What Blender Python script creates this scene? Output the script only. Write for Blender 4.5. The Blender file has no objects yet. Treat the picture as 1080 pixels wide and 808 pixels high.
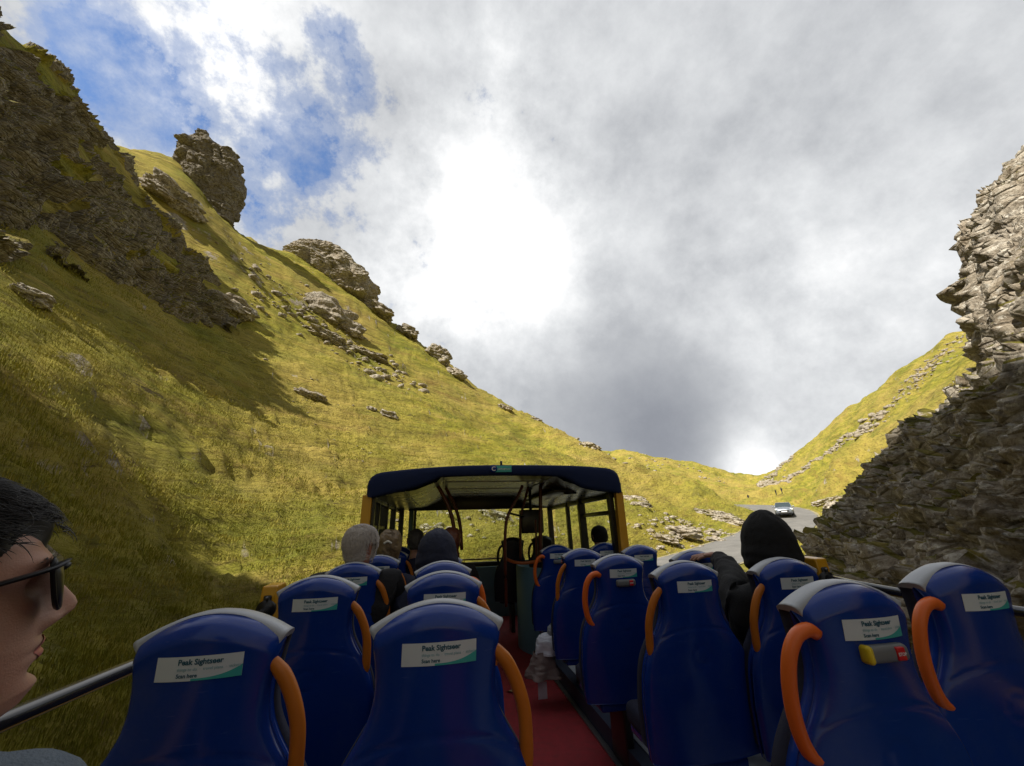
import bpy, bmesh, math, random
import numpy as np
from mathutils import Vector, noise as mn
R = math.radians
sc = bpy.context.scene
C = sc.collection
rnd = random.Random(7)

# ------------------------------------------------------------------ camera
CAM = np.array([0.0, 0.0, 3.767])
F, YAW, PITCH, ROLL = 414.14, R(9.691), R(20.353), R(1.737)

def ray(px, py):
    X = (px-540)/F; U = (404-py)/F
    cr, sr = math.cos(ROLL), math.sin(ROLL)
    xr = X*cr+U*sr; u = -X*sr+U*cr
    cp, sp = math.cos(PITCH), math.sin(PITCH)
    yf = cp-u*sp; z = sp+u*cp
    cy, sy = math.cos(YAW), math.sin(YAW)
    return np.array([xr*cy+yf*sy, -xr*sy+yf*cy, z])
def at_y(px, py, Y): r = ray(px, py); return CAM+r*(Y/r[1])
def at_x(px, py, X): r = ray(px, py); return CAM+r*(X/r[0])
def at_d(px, py, D): r = ray(px, py); return CAM+r*(D/math.hypot(r[0], r[1]))

cam = bpy.data.cameras.new('camera'); camo = bpy.data.objects.new('camera', cam); C.objects.link(camo)
o0 = ray(540, 404); rx = ray(541, 404)-o0; uy = ray(540, 403)-o0
rx = Vector(rx).normalized(); uy = Vector(uy).normalized(); bz = -Vector(o0).normalized()
from mathutils import Matrix
m4 = Matrix(((rx.x, uy.x, bz.x, 0), (rx.y, uy.y, bz.y, 0), (rx.z, uy.z, bz.z, CAM[2]), (0, 0, 0, 1)))
camo.matrix_world = m4
cam.sensor_fit = 'HORIZONTAL'; cam.sensor_width = 36; cam.lens = 36*F/1080
cam.clip_start = 0.02; cam.clip_end = 3000
sc.camera = camo

# ------------------------------------------------------------------ helpers
def link(name, me, mats=None, parent=None, smooth=True):
    o = bpy.data.objects.new(name, me); C.objects.link(o)
    if parent: o.parent = parent
    if mats:
        for m in (mats if isinstance(mats, (list, tuple)) else [mats]): me.materials.append(m)
    if smooth:
        me.polygons.foreach_set('use_smooth', [True]*len(me.polygons))
    return o
def mesh_np(name, V, Fc):
    me = bpy.data.meshes.new(name)
    V = np.asarray(V, dtype=np.float64); 
    if isinstance(Fc, np.ndarray):
        n, k = Fc.shape
        me.vertices.add(len(V)); me.vertices.foreach_set('co', V.astype(np.float32).ravel())
        me.loops.add(n*k); me.loops.foreach_set('vertex_index', Fc.astype(np.int32).ravel())
        me.polygons.add(n); me.polygons.foreach_set('loop_start', np.arange(0, n*k, k, dtype=np.int32))
        me.polygons.foreach_set('loop_total', np.full(n, k, dtype=np.int32))
        me.update(calc_edges=True)
    else:
        me.from_pydata([tuple(v) for v in V], [], Fc); me.update()
    return me
def grid_faces(nu, nv, wrap=False):
    i = np.arange(nu-(0 if wrap else 1)); j = np.arange(nv-1)
    I, J = np.meshgrid(i, j, indexing='ij'); I2 = (I+1) % nu
    return np.stack([I*nv+J, I2*nv+J, I2*nv+J+1, I*nv+J+1], -1).reshape(-1, 4)
def empty(name, loc=(0, 0, 0), rz=0):
    o = bpy.data.objects.new(name, None); C.objects.link(o); o.location = loc; o.rotation_euler = (0, 0, rz)
    o.empty_display_size = .1
    return o
def tag(o, label=None, cat=None, group=None, kind=None):
    if label: o['label'] = label
    if cat: o['category'] = cat
    if group: o['group'] = group
    if kind: o['kind'] = kind
    return o
def copy_tree(o, parent=None):
    c = o.copy(); C.objects.link(c); c.parent = parent
    for ch in o.children: copy_tree(ch, c)
    return c
def bm_obj(name, bm, mat, parent=None, smooth=False, bevel=0, seg=2):
    if bevel:
        bmesh.ops.bevel(bm, geom=bm.edges[:], offset=bevel, segments=seg, affect='EDGES', profile=.5)
    bmesh.ops.recalc_face_normals(bm, faces=bm.faces[:])
    me = bpy.data.meshes.new(name); bm.to_mesh(me); bm.free()
    return link(name, me, mat, parent, smooth)
def add_box(bm, x0, x1, y0, y1, z0, z1, rot=None, about=None):
    vs = [bm.verts.new((x, y, z)) for x in (x0, x1) for y in (y0, y1) for z in (z0, z1)]
    for f in ((0, 1, 3, 2), (4, 6, 7, 5), (0, 4, 5, 1), (2, 3, 7, 6), (0, 2, 6, 4), (1, 5, 7, 3)):
        bm.faces.new([vs[i] for i in f])
    if rot is not None:
        c = Vector(about) if about else Vector(((x0+x1)/2, (y0+y1)/2, (z0+z1)/2))
        for v in vs: v.co = rot @ (v.co-c)+c
    return vs
def box(name, x0, x1, y0, y1, z0, z1, mat, parent=None, bevel=.004, rot=None):
    bm = bmesh.new(); add_box(bm, x0, x1, y0, y1, z0, z1, rot)
    return bm_obj(name, bm, mat, parent, bevel > 0, bevel)
def smooth_path(pts, n):
    P = np.array(pts, float); 
    t = np.concatenate([[0], np.cumsum(np.linalg.norm(np.diff(P, axis=0), axis=1))]); 
    # Catmull-Rom
    T = np.linspace(0, t[-1], n); out = []
    for s in T:
        i = min(max(np.searchsorted(t, s)-1, 0), len(P)-2)
        u = (s-t[i])/max(t[i+1]-t[i], 1e-9)
        p1, p2 = P[i], P[i+1]; p0 = P[i-1] if i > 0 else 2*p1-p2; p3 = P[i+2] if i+2 < len(P) else 2*p2-p1
        out.append(.5*((2*p1)+(-p0+p2)*u+(2*p0-5*p1+4*p2-p3)*u*u+(-p0+3*p1-3*p2+p3)*u**3))
    return np.array(out)
def tube_geo(path, rad, seg=10, flat=None, up=(0, 0, 1), cap=True):
    """tube along path; rad scalar or list; flat=(a,b) cross radii with a across 'up x t'"""
    P = np.array(path, float); n = len(P); V = []; Fc = []
    up = np.array(up, float)
    rr = rad if hasattr(rad, '__len__') else [rad]*n
    for i in range(n):
        t = P[min(i+1, n-1)]-P[max(i-1, 0)]; t /= np.linalg.norm(t)+1e-12
        a = np.cross(up, t)
        if np.linalg.norm(a) < 1e-3: a = np.cross((1, 0, 0), t)
        a /= np.linalg.norm(a); b = np.cross(t, a)
        for k in range(seg):
            th = 2*math.pi*k/seg
            ra, rb = (flat[0]*rr[i], flat[1]*rr[i]) if flat else (rr[i], rr[i])
            V.append(P[i]+a*math.cos(th)*ra+b*math.sin(th)*rb)
    for i in range(n-1):
        for k in range(seg):
            k2 = (k+1) % seg
            Fc.append((i*seg+k, i*seg+k2, (i+1)*seg+k2, (i+1)*seg+k))
    if cap:
        Fc.append(tuple(range(seg))[::-1]); Fc.append(tuple((n-1)*seg+k for k in range(seg)))
    return V, Fc
def tube(name, path, rad, mat, parent=None, seg=10, flat=None, up=(0, 0, 1)):
    V, Fc = tube_geo(path, rad, seg, flat, up)
    return link(name, mesh_np(name, V, Fc), mat, parent)
def prism(name, outline, axis, a0, a1, mat, parent=None, bevel=0, smooth=False):
    """extrude a 2D outline; axis 'y': outline (x,z); axis 'x': outline (y,z); axis 'z': (x,y)"""
    bm = bmesh.new()
    def mk(p, a): return {'y': (p[0], a, p[1]), 'x': (a, p[0], p[1]), 'z': (p[0], p[1], a)}[axis]
    A = [bm.verts.new(mk(p, a0)) for p in outline]; B = [bm.verts.new(mk(p, a1)) for p in outline]
    bm.faces.new(A); bm.faces.new(B[::-1]); n = len(outline)
    for i in range(n): bm.faces.new((A[i], B[i], B[(i+1) % n], A[(i+1) % n]))
    return bm_obj(name, bm, mat, parent, smooth, bevel)

# ------------------------------------------------------------------ materials
def mat(name, col=(.5, .5, .5), rough=.5, metal=0, spec=.5, bump=0, bscale=60, var=0, vscale=8, coat=0):
    m = bpy.data.materials.new(name); m.use_nodes = True
    nt = m.node_tree; b = nt.nodes['Principled BSDF']
    b.inputs['Base Color'].default_value = (*col, 1); b.inputs['Roughness'].default_value = rough
    b.inputs['Metallic'].default_value = metal; b.inputs['Specular IOR Level'].default_value = spec
    b.inputs['Coat Weight'].default_value = coat
    tc = nt.nodes.new('ShaderNodeTexCoord')
    if var:
        n = nt.nodes.new('ShaderNodeTexNoise'); n.inputs['Scale'].default_value = vscale; n.inputs['Detail'].default_value = 6
        nt.links.new(tc.outputs['Object'], n.inputs['Vector'])
        mx = nt.nodes.new('ShaderNodeMix'); mx.data_type = 'RGBA'
        mx.inputs['A'].default_value = (*[c*(1-var) for c in col], 1); mx.inputs['B'].default_value = (*[min(1, c*(1+var)) for c in col], 1)
        nt.links.new(n.outputs['Fac'], mx.inputs['Factor']); nt.links.new(mx.outputs['Result'], b.inputs['Base Color'])
        mr = nt.nodes.new('ShaderNodeMapRange'); mr.inputs['To Min'].default_value = max(.02, rough-.12); mr.inputs['To Max'].default_value = min(1, rough+.12)
        nt.links.new(n.outputs['Fac'], mr.inputs['Value']); nt.links.new(mr.outputs['Result'], b.inputs['Roughness'])
    if bump:
        n = nt.nodes.new('ShaderNodeTexNoise'); n.inputs['Scale'].default_value = bscale; n.inputs['Detail'].default_value = 5
        nt.links.new(tc.outputs['Object'], n.inputs['Vector'])
        bp = nt.nodes.new('ShaderNodeBump'); bp.inputs['Strength'].default_value = bump; bp.inputs['Distance'].default_value = .01
        nt.links.new(n.outputs['Fac'], bp.inputs['Height']); nt.links.new(bp.outputs['Normal'], b.inputs['Normal'])
    return m
class NB:
    """tiny node builder"""
    def __init__(s, nt): s.nt = nt
    def n(s, t, **kw):
        nd = s.nt.nodes.new(t)
        for k, v in kw.items(): setattr(nd, k, v)
        return nd
    def l(s, a, b): s.nt.links.new(a, b)
    def math(s, op, a, b=None, c=None, clamp=False):
        nd = s.n('ShaderNodeMath', operation=op); nd.use_clamp = clamp
        for i, v in enumerate((a, b, c)):
            if v is None: continue
            if hasattr(v, 'links'): s.l(v, nd.inputs[i])
            else: nd.inputs[i].default_value = v
        return nd.outputs[0]
    def noise(s, vec, scale, detail=5, rough=.5, dist=0, lac=2):
        nd = s.n('ShaderNodeTexNoise'); s.l(vec, nd.inputs['Vector'])
        nd.inputs['Scale'].default_value = scale; nd.inputs['Detail'].default_value = detail
        nd.inputs['Roughness'].default_value = rough; nd.inputs['Distortion'].default_value = dist
        return nd.outputs['Fac']
    def ramp(s, fac, stops, interp='LINEAR'):
        nd = s.n('ShaderNodeValToRGB'); s.l(fac, nd.inputs['Fac']); cr = nd.color_ramp; cr.interpolation = interp
        while len(cr.elements) < len(stops): cr.elements.new(.5)
        for e, (p, c) in zip(cr.elements, stops):
            e.position = p; e.color = (*c, 1) if hasattr(c, '__len__') else (c, c, c, 1)
        return nd.outputs['Color']
    def mix(s, f, a, b, blend='MIX'):
        nd = s.n('ShaderNodeMix', data_type='RGBA', blend_type=blend)
        for nm, v in (('Factor', f), ('A', a), ('B', b)):
            if hasattr(v, 'links'): s.l(v, nd.inputs[nm])
            elif nm == 'Factor': nd.inputs[nm].default_value = v
            else: nd.inputs[nm].default_value = (*v, 1)
        return nd.outputs['Result']
    def mapping(s, vec, scale=(1, 1, 1), rot=(0, 0, 0), loc=(0, 0, 0)):
        nd = s.n('ShaderNodeMapping'); s.l(vec, nd.inputs['Vector']); nd.inputs['Scale'].default_value = scale
        nd.inputs['Rotation'].default_value = rot; nd.inputs['Location'].default_value = loc
        return nd.outputs['Vector']

def rock_nodes(b, vec, tint=(1, 1, 1), lich=.5):
    n1 = b.noise(vec, .5, 8, .62); n2 = b.noise(vec, 3.2, 8, .65); n3 = b.noise(vec, 14, 6, .7)
    vo = b.n('ShaderNodeTexVoronoi', feature='DISTANCE_TO_EDGE'); b.l(b.mapping(vec, (1, 1, 2.2)), vo.inputs['Vector']); vo.inputs['Scale'].default_value = 1.6
    col = b.ramp(n2, [(.28, (.05, .043, .036)), (.42, (.20, .175, .145)), (.54, (.37, .33, .275)), (.70, (.56, .52, .45))])
    col = b.mix(b.math('MULTIPLY', b.ramp(n1, [(.4, 0), (.62, 1)]), .45), col, (.27, .205, .13))
    col = b.mix(b.ramp(n3, [(.55, 0), (.72, .8)]), col, (.52, .49, .42))
    col = b.mix(b.ramp(n3, [(.30, .7), (.42, 0)]), col, (.04, .035, .03))
    fv = b.n('ShaderNodeTexVoronoi'); b.l(b.mapping(vec, (1, 1, 2.0)), fv.inputs['Vector']); fv.inputs['Scale'].default_value = 7; fv.inputs['Randomness'].default_value = 1
    fs = b.n('ShaderNodeSeparateXYZ'); b.l(fv.outputs['Color'], fs.inputs[0])
    col = b.mix(b.math('MULTIPLY', b.ramp(fs.outputs['X'], [(.74, 0), (.80, 1)]), b.ramp(n3, [(.44, 0), (.56, .75)])), col, (.60, .57, .51))
    h = b.math('ADD', b.math('MULTIPLY', n2, .8), b.math('ADD', b.math('MULTIPLY', n3, .3), b.math('MULTIPLY', b.math('MINIMUM', vo.outputs['Distance'], .12), 3)))
    return col, h

def make_rock_mat(name, grass=.6, bump=.9, dark=1.0, vs=None):
    m = bpy.data.materials.new(name); m.use_nodes = True; nt = m.node_tree; b = NB(nt); P = nt.nodes['Principled BSDF']
    geo = b.n('ShaderNodeNewGeometry'); vec = geo.outputs['Position']
    if vs: vec = b.mapping(vec, rot=(0, R(-22), R(-20)), scale=vs)
    col, h = rock_nodes(b, vec)
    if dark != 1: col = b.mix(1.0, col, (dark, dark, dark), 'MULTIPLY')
    # grass and moss settle on the ledges
    sx = b.n('ShaderNodeSeparateXYZ'); b.l(geo.outputs['Normal'], sx.inputs[0])
    g = b.math('ADD', sx.outputs['Z'], b.math('MULTIPLY', b.math('SUBTRACT', b.noise(vec, .35, 8, .68), .5), 1.7))
    gm = b.ramp(g, [(1.0-grass*.5-.06, 0), (min(.995, 1.0-grass*.5+.06), 1)])
    gc = b.ramp(b.noise(vec, 1.5, 6, .6), [(.35, (.06, .055, .010)), (.5, (.13, .115, .018)), (.68, (.22, .16, .04))])
    col = b.mix(gm, col, gc)
    b.l(col, P.inputs['Base Color']); P.inputs['Roughness'].default_value = .92; P.inputs['Specular IOR Level'].default_value = .2
    bp = b.n('ShaderNodeBump'); bp.inputs['Strength'].default_value = bump; bp.inputs['Distance'].default_value = .22
    b.l(h, bp.inputs['Height']); b.l(bp.outputs['Normal'], P.inputs['Normal'])
    return m

def make_grass_mat(steep=True):
    m = bpy.data.materials.new('hill_grass'); m.use_nodes = True; nt = m.node_tree; b = NB(nt); P = nt.nodes['Principled BSDF']
    geo = b.n('ShaderNodeNewGeometry'); pos = geo.outputs['Position']
    # axis along the contour of the slope (43 deg from +Y) -> streaky terracettes
    con = b.mapping(b.mapping(pos, rot=(0, 0, R(-47))), scale=(.20, 1.0, 1.25))
    big = b.noise(pos, .045, 5, .55); mid = b.noise(con, .55, 7, .62, .3); fine = b.noise(con, 2.6, 8, .7); vf = b.noise(pos, 9, 5, .75)
    col = b.ramp(mid, [(.30, (.10, .098, .016)), (.44, (.215, .21, .024)), (.55, (.31, .275, .036)), (.70, (.40, .31, .08))])
    col = b.mix(b.math('MULTIPLY', b.ramp(big, [(.42, 0), (.62, 1)]), .55), col, (.40, .29, .09))
    col = b.mix(b.math('MULTIPLY', b.ramp(b.noise(pos, .13, 5, .6), [(.50, 0), (.66, 1)]), .55), col, (.135, .165, .02))
    col = b.mix(b.math('MULTIPLY', b.ramp(fine, [(.32, 1), (.49, 0)]), .85), col, (.055, .042, .012))  # dark turf streaks, strengthened in colour to stand for terracette shadows
    col = b.mix(b.math('MULTIPLY', b.ramp(vf, [(.50, 0), (.72, 1)]), .5), col, (.40, .32, .12))
    col = b.mix(b.math('MULTIPLY', b.ramp(b.noise(con, .33, 6, .65, .5), [(.54, 0), (.68, 1)]), .6), col, (.20, .125, .04))
    # bare earth and small stones
    e = b.noise(con, .9, 9, .75, .6)
    em = b.ramp(e, [(.615, 0), (.66, 1)])
    col = b.mix(b.math('MULTIPLY', em, .85), col, b.ramp(vf, [(.42, (.05, .032, .018)), (.62, (.12, .085, .05)), (.80, (.34, .30, .24))]))
    # steep ground is bare limestone
    rc, rh = rock_nodes(b, pos)
    sx = b.n('ShaderNodeSeparateXYZ'); b.l(geo.outputs['True Normal'], sx.inputs[0])
    st = b.math('ADD', sx.outputs['Z'], b.math('MULTIPLY', b.math('SUBTRACT', b.noise(pos, .6, 6, .65), .5), .55))
    rm = b.ramp(st, [(.37, 1), (.43, 0)])
    if steep: col = b.mix(rm, col, rc)
    b.l(col, P.inputs['Base Color']); P.inputs['Roughness'].default_value = .95; P.inputs['Specular IOR Level'].default_value = .15
    h = b.math('ADD', b.math('MULTIPLY', mid, .9), b.math('ADD', b.math('MULTIPLY', fine, .5), b.math('MULTIPLY', vf, .16)))
    bp = b.n('ShaderNodeBump'); bp.inputs['Strength'].default_value = 1.0; bp.inputs['Distance'].default_value = .85
    b.l(h, bp.inputs['Height']); b.l(bp.outputs['Normal'], P.inputs['Normal'])
    return m

M = {}
M['grass'] = make_grass_mat(); M['grass_ledge'] = make_grass_mat(False)
M['rock'] = make_rock_mat('limestone', .42)
M['rock_grassy'] = make_rock_mat('limestone_with_grass_ledges', 1.12)
M['rock_dark'] = make_rock_mat('weathered_shade_dark_limestone', .35, dark=.55)  # darkened limestone copy: weathered rock, plus shade put into the colour
M['rock_dark_grassy'] = make_rock_mat('weathered_shade_dark_limestone_grassy', 1.42, dark=.58, bump=.9, vs=(.34, .34, 1.0))  # left crag: the same darkening, its shaded face put into the colour
M['rock_bare'] = make_rock_mat('bare_limestone', .16)

# ------------------------------------------------------------------ terrain
ROAD = smooth_path([(.55, -70, -4.5), (.55, -30, -1.6), (.55, -8, -.2), (.55, 2, 0), (.62, 8, .12), (2.2, 13.5, .45), (6.2, 18.6, .9), (12.5, 23.0, 1.35),
                    (20.5, 28.0, 1.95), (30.0, 34.2, 3.0), (37.6, 40.8, 4.1), (43.5, 48.5, 5.2), (46.5, 57, 6.1), (44.5, 66, 6.9), (41.5, 72, 7.3)], 420)
ctrl = []
def cp(px, py, D): ctrl.append(tuple(at_d(px, py, D)))
def cz(x, y, z): ctrl.append((x, y, z))
# near left slope
for q in ((20, 700, 9.5), (60, 780, 7.5), (200, 560, 20), (290, 620, 17), (0, 480, 15), (100, 400, 24), (150, 540, 18), (540, 560, 24), (300, 440, 36),
          (240, 335, 52), (160, 240, 62), (220, 400, 33), (0, 300, 27), (400, 400, 56), (500, 450, 56), (600, 480, 62), (450, 480, 38), (540, 515, 34), (620, 520, 42),
          (400, 520, 27), (360, 580, 19.5), (680, 545, 38), (100, 480, 18),
          (310, 262, 92), (400, 324, 98), (480, 389, 104), (540, 428, 100), (565, 440, 99), (590, 453, 97), (615, 465, 94), (640, 477, 90), (560, 470, 78), (600, 478, 78), (250, 243, 84), (185, 166, 82), (100, 150, 80),
          (330, 350, 66), (420, 370, 80), (700, 520, 58), (713, 500, 76), (760, 518, 70), (792, 531, 63), (735, 552, 44),
          # far golden hill on the left, closing the valley
          (660, 474, 240), (740, 488, 250), (800, 504, 270), (700, 500, 170), (760, 512, 170), (790, 516, 150), (720, 486, 245), (770, 498, 262), (804, 508, 235), (800, 513, 200), (810, 512, 200), (808, 506, 300), (780, 505, 220),
          # right hill
          (816, 502, 270), (850, 468, 250), (890, 432, 225), (950, 387, 195), (1000, 352, 180), (840, 515, 170), (880, 500, 150), (930, 470, 120), (985, 420, 120),
          (900, 530, 95), (860, 527, 110), (880, 560, 56), (900, 555, 60), (870, 585, 44)):
    cp(*q)
# behind the skylines the ground rounds off
for q, k, dz in (((565, 440, 99), 1.4, -6), ((590, 453, 97), 1.4, -6), ((310, 262, 92), 1.35, -2), ((400, 324, 98), 1.35, -4), ((480, 389, 104), 1.35, -6), ((540, 428, 100), 1.4, -6), ((640, 477, 90), 1.3, -5), ((250, 243, 84), 1.3, 0),
                 ((185, 166, 82), 1.3, 0), ((100, 150, 80), 1.4, 0), ((713, 500, 76), 1.25, -3), ((760, 518, 70), 1.22, -2.0)):
    p = at_d(*q); cz(p[0]*k, p[1]*k, p[2]+dz)
for q, k, dz in (((660, 474, 240), 1.5, -10), ((740, 488, 250), 1.5, -10), ((800, 504, 270), 1.5, -8), ((808, 506, 300), 1.3, -6), ((816, 502, 270), 1.4, -4), ((770, 498, 262), 1.4, -8), ((850, 468, 250), 1.5, 0), ((890, 432, 225), 1.5, 0), ((950, 387, 195), 1.5, 0), ((1000, 352, 180), 1.5, 5)):
    p = at_d(*q); cz(p[0]*k, p[1]*k, p[2]+dz)
for i in range(0, 420, 14): cz(*ROAD[i])
for y, z in ((-30, -1.2), (-15, -.3), (-5, .1), (3, .1)):
    cz(-2.6, y, z+.1); cz(4.0, y, z+.1); cz(-6.5, y, z+2.6); cz(-14, y, z+9.5)
for x, y, z in ((-3.0, 9, .6), (-1.6, 14, .9), (1.2, 18.2, 1.2), (6, 23, 2.1), (13, 28, 3.0), (20, 33, 3.8),
                (-24, -10, 14), (-36, -25, 17), (-50, 0, 33), (-60, -40, 25), (-25, 6, 16), (-40, 20, 34), (-70, 40, 60), (-30, -60, 12), (-90, 0, 50), (-110, -70, 40), (-120, 80, 95), (-60, 110, 90),
                (8, 11, .9), (11, 14, 1.3), (16, 19, 1.8), (26, 24, 3.2), (5.5, 5, .6), (5.5, -5, .3), (5.5, -20, -.5), (14, 2, 7), (20, 8, 8), (26, 14, 8), (16, -20, 9), (30, -10, 15), (50, 10, 20), (60, -40, 45), (100, 0, 60), (45, 28, 12),
                (120, 60, 42), (200, 60, 62), (160, -60, 60), (60, 45, 11), (80, 70, 17)):
    cz(x, y, z)
K = np.array(ctrl); n = len(K); c2 = 9.0
def phi(r2): return np.sqrt(r2+c2)
A = np.zeros((n+3, n+3)); r2 = ((K[:, None, :2]-K[None, :, :2])**2).sum(-1)
A[:n, :n] = -phi(r2)+np.eye(n)*.06; A[:n, n] = 1; A[:n, n+1:] = K[:, :2]/100; A[n:, :n] = A[:n, n:].T
W = np.linalg.solve(A, np.concatenate([K[:, 2], [0, 0, 0]]))
def fbm(x, y, z=0., o=4, h=1.0): return mn.fractal(Vector((x, y, z)), h, 2.0, o, noise_basis='PERLIN_ORIGINAL')
RX, RY, RZ = ROAD[:, 0], ROAD[:, 1], ROAD[:, 2]
def height(X, Y, detail=True):
    X = np.atleast_1d(np.asarray(X, float)); Y = np.atleast_1d(np.asarray(Y, float)); out = np.empty(len(X))
    for a in range(0, len(X), 20000):
        x, y = X[a:a+20000], Y[a:a+20000]
        r2 = (x[:, None]-K[None, :, 0])**2+(y[:, None]-K[None, :, 1])**2
        z = -phi(r2) @ W[:n]+W[n]+(W[n+1]*x+W[n+2]*y)/100
        d2 = (x[:, None]-RX[None])**2+(y[:, None]-RY[None])**2; k = d2.argmin(1); d = np.sqrt(d2[np.arange(len(x)), k])
        rf = np.clip((d-3.1)/3.2, 0, 1); rf = rf*rf*(3-2*rf)
        if detail:
            D = np.hypot(x, y); ca, sa = math.cos(R(43)), math.sin(R(43))
            s = x*sa+y*ca; u = -x*ca+y*sa
            N = np.array([fbm(si/9, ui/5, 0, 5)*.75+fbm(si/3.0, ui/.95, 4, 4)*.26+(fbm(si/.9, ui/.35, 9, 3)*.12 if Di < 60 else 0)
                          + (abs(fbm(si/22, ui/11, 20, 4))*-2.2*min(1, Di/70) if Di > 18 else 0) for si, ui, Di in zip(s, u, D)])
            T = np.array([-(abs(fbm(si/8+3, ui/.75+.25*mn.noise(Vector((si*.2, ui*.2, 7))), 30, 3)))*.58 if Di < 130 else 0 for si, ui, Di in zip(s, u, D)])
            z = z+(N+T)*np.clip((d-3.2)/5, 0, 1)
        z = RZ[k]-.06*(rf < 1)*(1-rf) + (z-RZ[k])*rf if False else (RZ[k]-.05)*(1-rf)+z*rf
        out[a:a+20000] = z
    return out
def ground_hit(px, py, dmin=5, dmax=330):
    r = ray(px, py); h = math.hypot(r[0], r[1]); D = np.concatenate([np.arange(dmin, 80, .25), np.arange(80, dmax, 1.0)])
    P = CAM[None]+r[None]/h*D[:, None]
    z = height(P[:, 0], P[:, 1], False)
    w = np.nonzero(z > P[:, 2])[0]
    i = w[0] if len(w) else len(D)-1
    return P[i]
# polar level-of-detail sheet reaching far beyond everything
azs = np.radians(np.concatenate([np.arange(-62, 80, .28), np.arange(80, 298, 2.0)])); NA = len(azs)
rad = [0.0, .8]; 
while rad[-1] < 900: rad.append(rad[-1]*1.0135+.06 if rad[-1] < 300 else rad[-1]*1.06)
rad = np.array(rad); NR = len(rad)
AA, RR = np.meshgrid(azs, rad, indexing='ij')
TX = (RR*np.sin(AA)).ravel(); TY = (RR*np.cos(AA)).ravel()
TZ = height(TX, TY)
far = np.clip((RR.ravel()-320)/300, 0, 1); TZ = TZ*(1-far)+far*40
V = np.stack([TX, TY, TZ], -1); FF = grid_faces(NA, NR, wrap=True)
FF = FF[:, ::-1]
ter = link('hillside_ground', mesh_np('hillside_ground', V, FF), M['grass']); tag(ter, kind='structure')

# ------------------------------------------------------------------ road
mr = bpy.data.materials.new('asphalt_worn'); mr.use_nodes = True; b = NB(mr.node_tree); P = mr.node_tree.nodes['Principled BSDF']
pos = b.n('ShaderNodeNewGeometry').outputs['Position']
cc = b.ramp(b.noise(pos, .7, 8, .7), [(.35, (.10, .098, .095)), (.65, (.165, .16, .155))])
cc = b.mix(b.ramp(b.noise(pos, 40, 3, .7), [(.45, 0), (.7, .5)]), cc, (.24, .235, .22))
b.l(cc, P.inputs['Base Color']); P.inputs['Roughness'].default_value = .85
bp = b.n('ShaderNodeBump'); bp.inputs['Distance'].default_value = .01; b.l(b.noise(pos, 60, 3), bp.inputs['Height']); b.l(bp.outputs['Normal'], P.inputs['Normal'])
def ribbon(name, off0, off1, dz, m, i0=0, i1=420, wob=0):
    V = []
    for i in range(i0, i1):
        t = ROAD[min(i+1, 419)]-ROAD[max(i-1, 0)]; nrm = np.array([t[1], -t[0]])/math.hypot(t[0], t[1])
        w = wob*mn.noise(Vector((i*.35, off0, 3)))
        for j in range(5):
            o = off0+(off1-off0)*j/4+(w if j in (0, 4) else 0)*(1 if j else -1)
            V.append((ROAD[i, 0]+nrm[0]*o, ROAD[i, 1]+nrm[1]*o, ROAD[i, 2]+dz-.0004*0))
    return tag(link(name, mesh_np(name, V, grid_faces(i1-i0, 5)[:, ::-1]), m), kind='structure')
ribbon('road', -2.75, 2.75, 0.0, mr, wob=.12)
M['gravel'] = mat('verge_gravel', (.24, .21, .12), .95, bump=.8, bscale=30, var=.35, vscale=3)
ribbon('road_verge', 2.78, 3.0, -.006, M['gravel'], wob=.15)
ribbon('road_verge', -3.0, -2.78, -.006, M['gravel'], wob=.15)

# ------------------------------------------------------------------ cliffs and rocks
def nvec(p):
    return Vector((mn.noise(p+Vector((11.3, 0, 5.1))), mn.noise(p+Vector((3.7, 17.9, 0))), mn.noise(p+Vector((0, 7.7, 23.1)))))
def disp_rock(V, Nn, amp, sc_, strat=0, seed=0, tilt=(0, 0, 1)):
    out = V.copy(); tl = Vector(tilt).normalized(); NV = nvec
    for i in range(len(V)):
        p = Vector(V[i]); q = p/sc_+Vector((seed*7.1, seed*3.3, seed))
        wq = q+NV(q*1.1)*.38+NV(q*3.7)*.13
        # bedding: squash along the tilt so that blocks lie in slabs
        hgt = wq.dot(tl); s1 = wq+tl*hgt*1.6; s2 = wq*3.1+tl*hgt*6.0
        d = mn.ridged_multi_fractal(s1*.6, .9, 2.2, 6, 1.0, 2.0, noise_basis='PERLIN_ORIGINAL')-1.0
        vq = mn.voronoi(s1*1.1, distance_metric='CHEBYCHEV'); v = vq[0]; d2 = min(.25, v[1]-v[0])*1.6; c1 = mn.cell_vector(Vector(vq[1][0])*9.7)[0]
        vv = mn.voronoi(s2, distance_metric='CHEBYCHEV')[0]; d3 = min(.35, vv[1]-vv[0]); c2_ = mn.noise(s2*1.0)
        st = (abs((hgt*1.7+mn.noise(q*.8)*.9) % 1.0-.5)*2)**.4
        f = mn.fractal(s2*1.7, .8, 2.3, 4)
        out[i] = V[i]+Nn[i]*amp*(d*.62+d2*.34+(c1-.5)*.34+d3*.16+c2_*.24+f*.34+strat*st*.6-.35)
    return out
def grid_normals(G):
    du = np.gradient(G, axis=0); dv = np.gradient(G, axis=1); N = np.cross(du, dv)
    N /= np.linalg.norm(N, axis=-1, keepdims=True)+1e-9
    return N
def interp_grid(cpts, nu, nv):
    """cpts[i][j] 3-D control net, bicubic-ish (Catmull-Rom in both directions)"""
    G = np.array(cpts, float)
    A = np.array([smooth_path(G[:, j], nu) for j in range(G.shape[1])]).transpose(1, 0, 2)
    return np.array([smooth_path(A[i], nv) for i in range(nu)])

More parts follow.
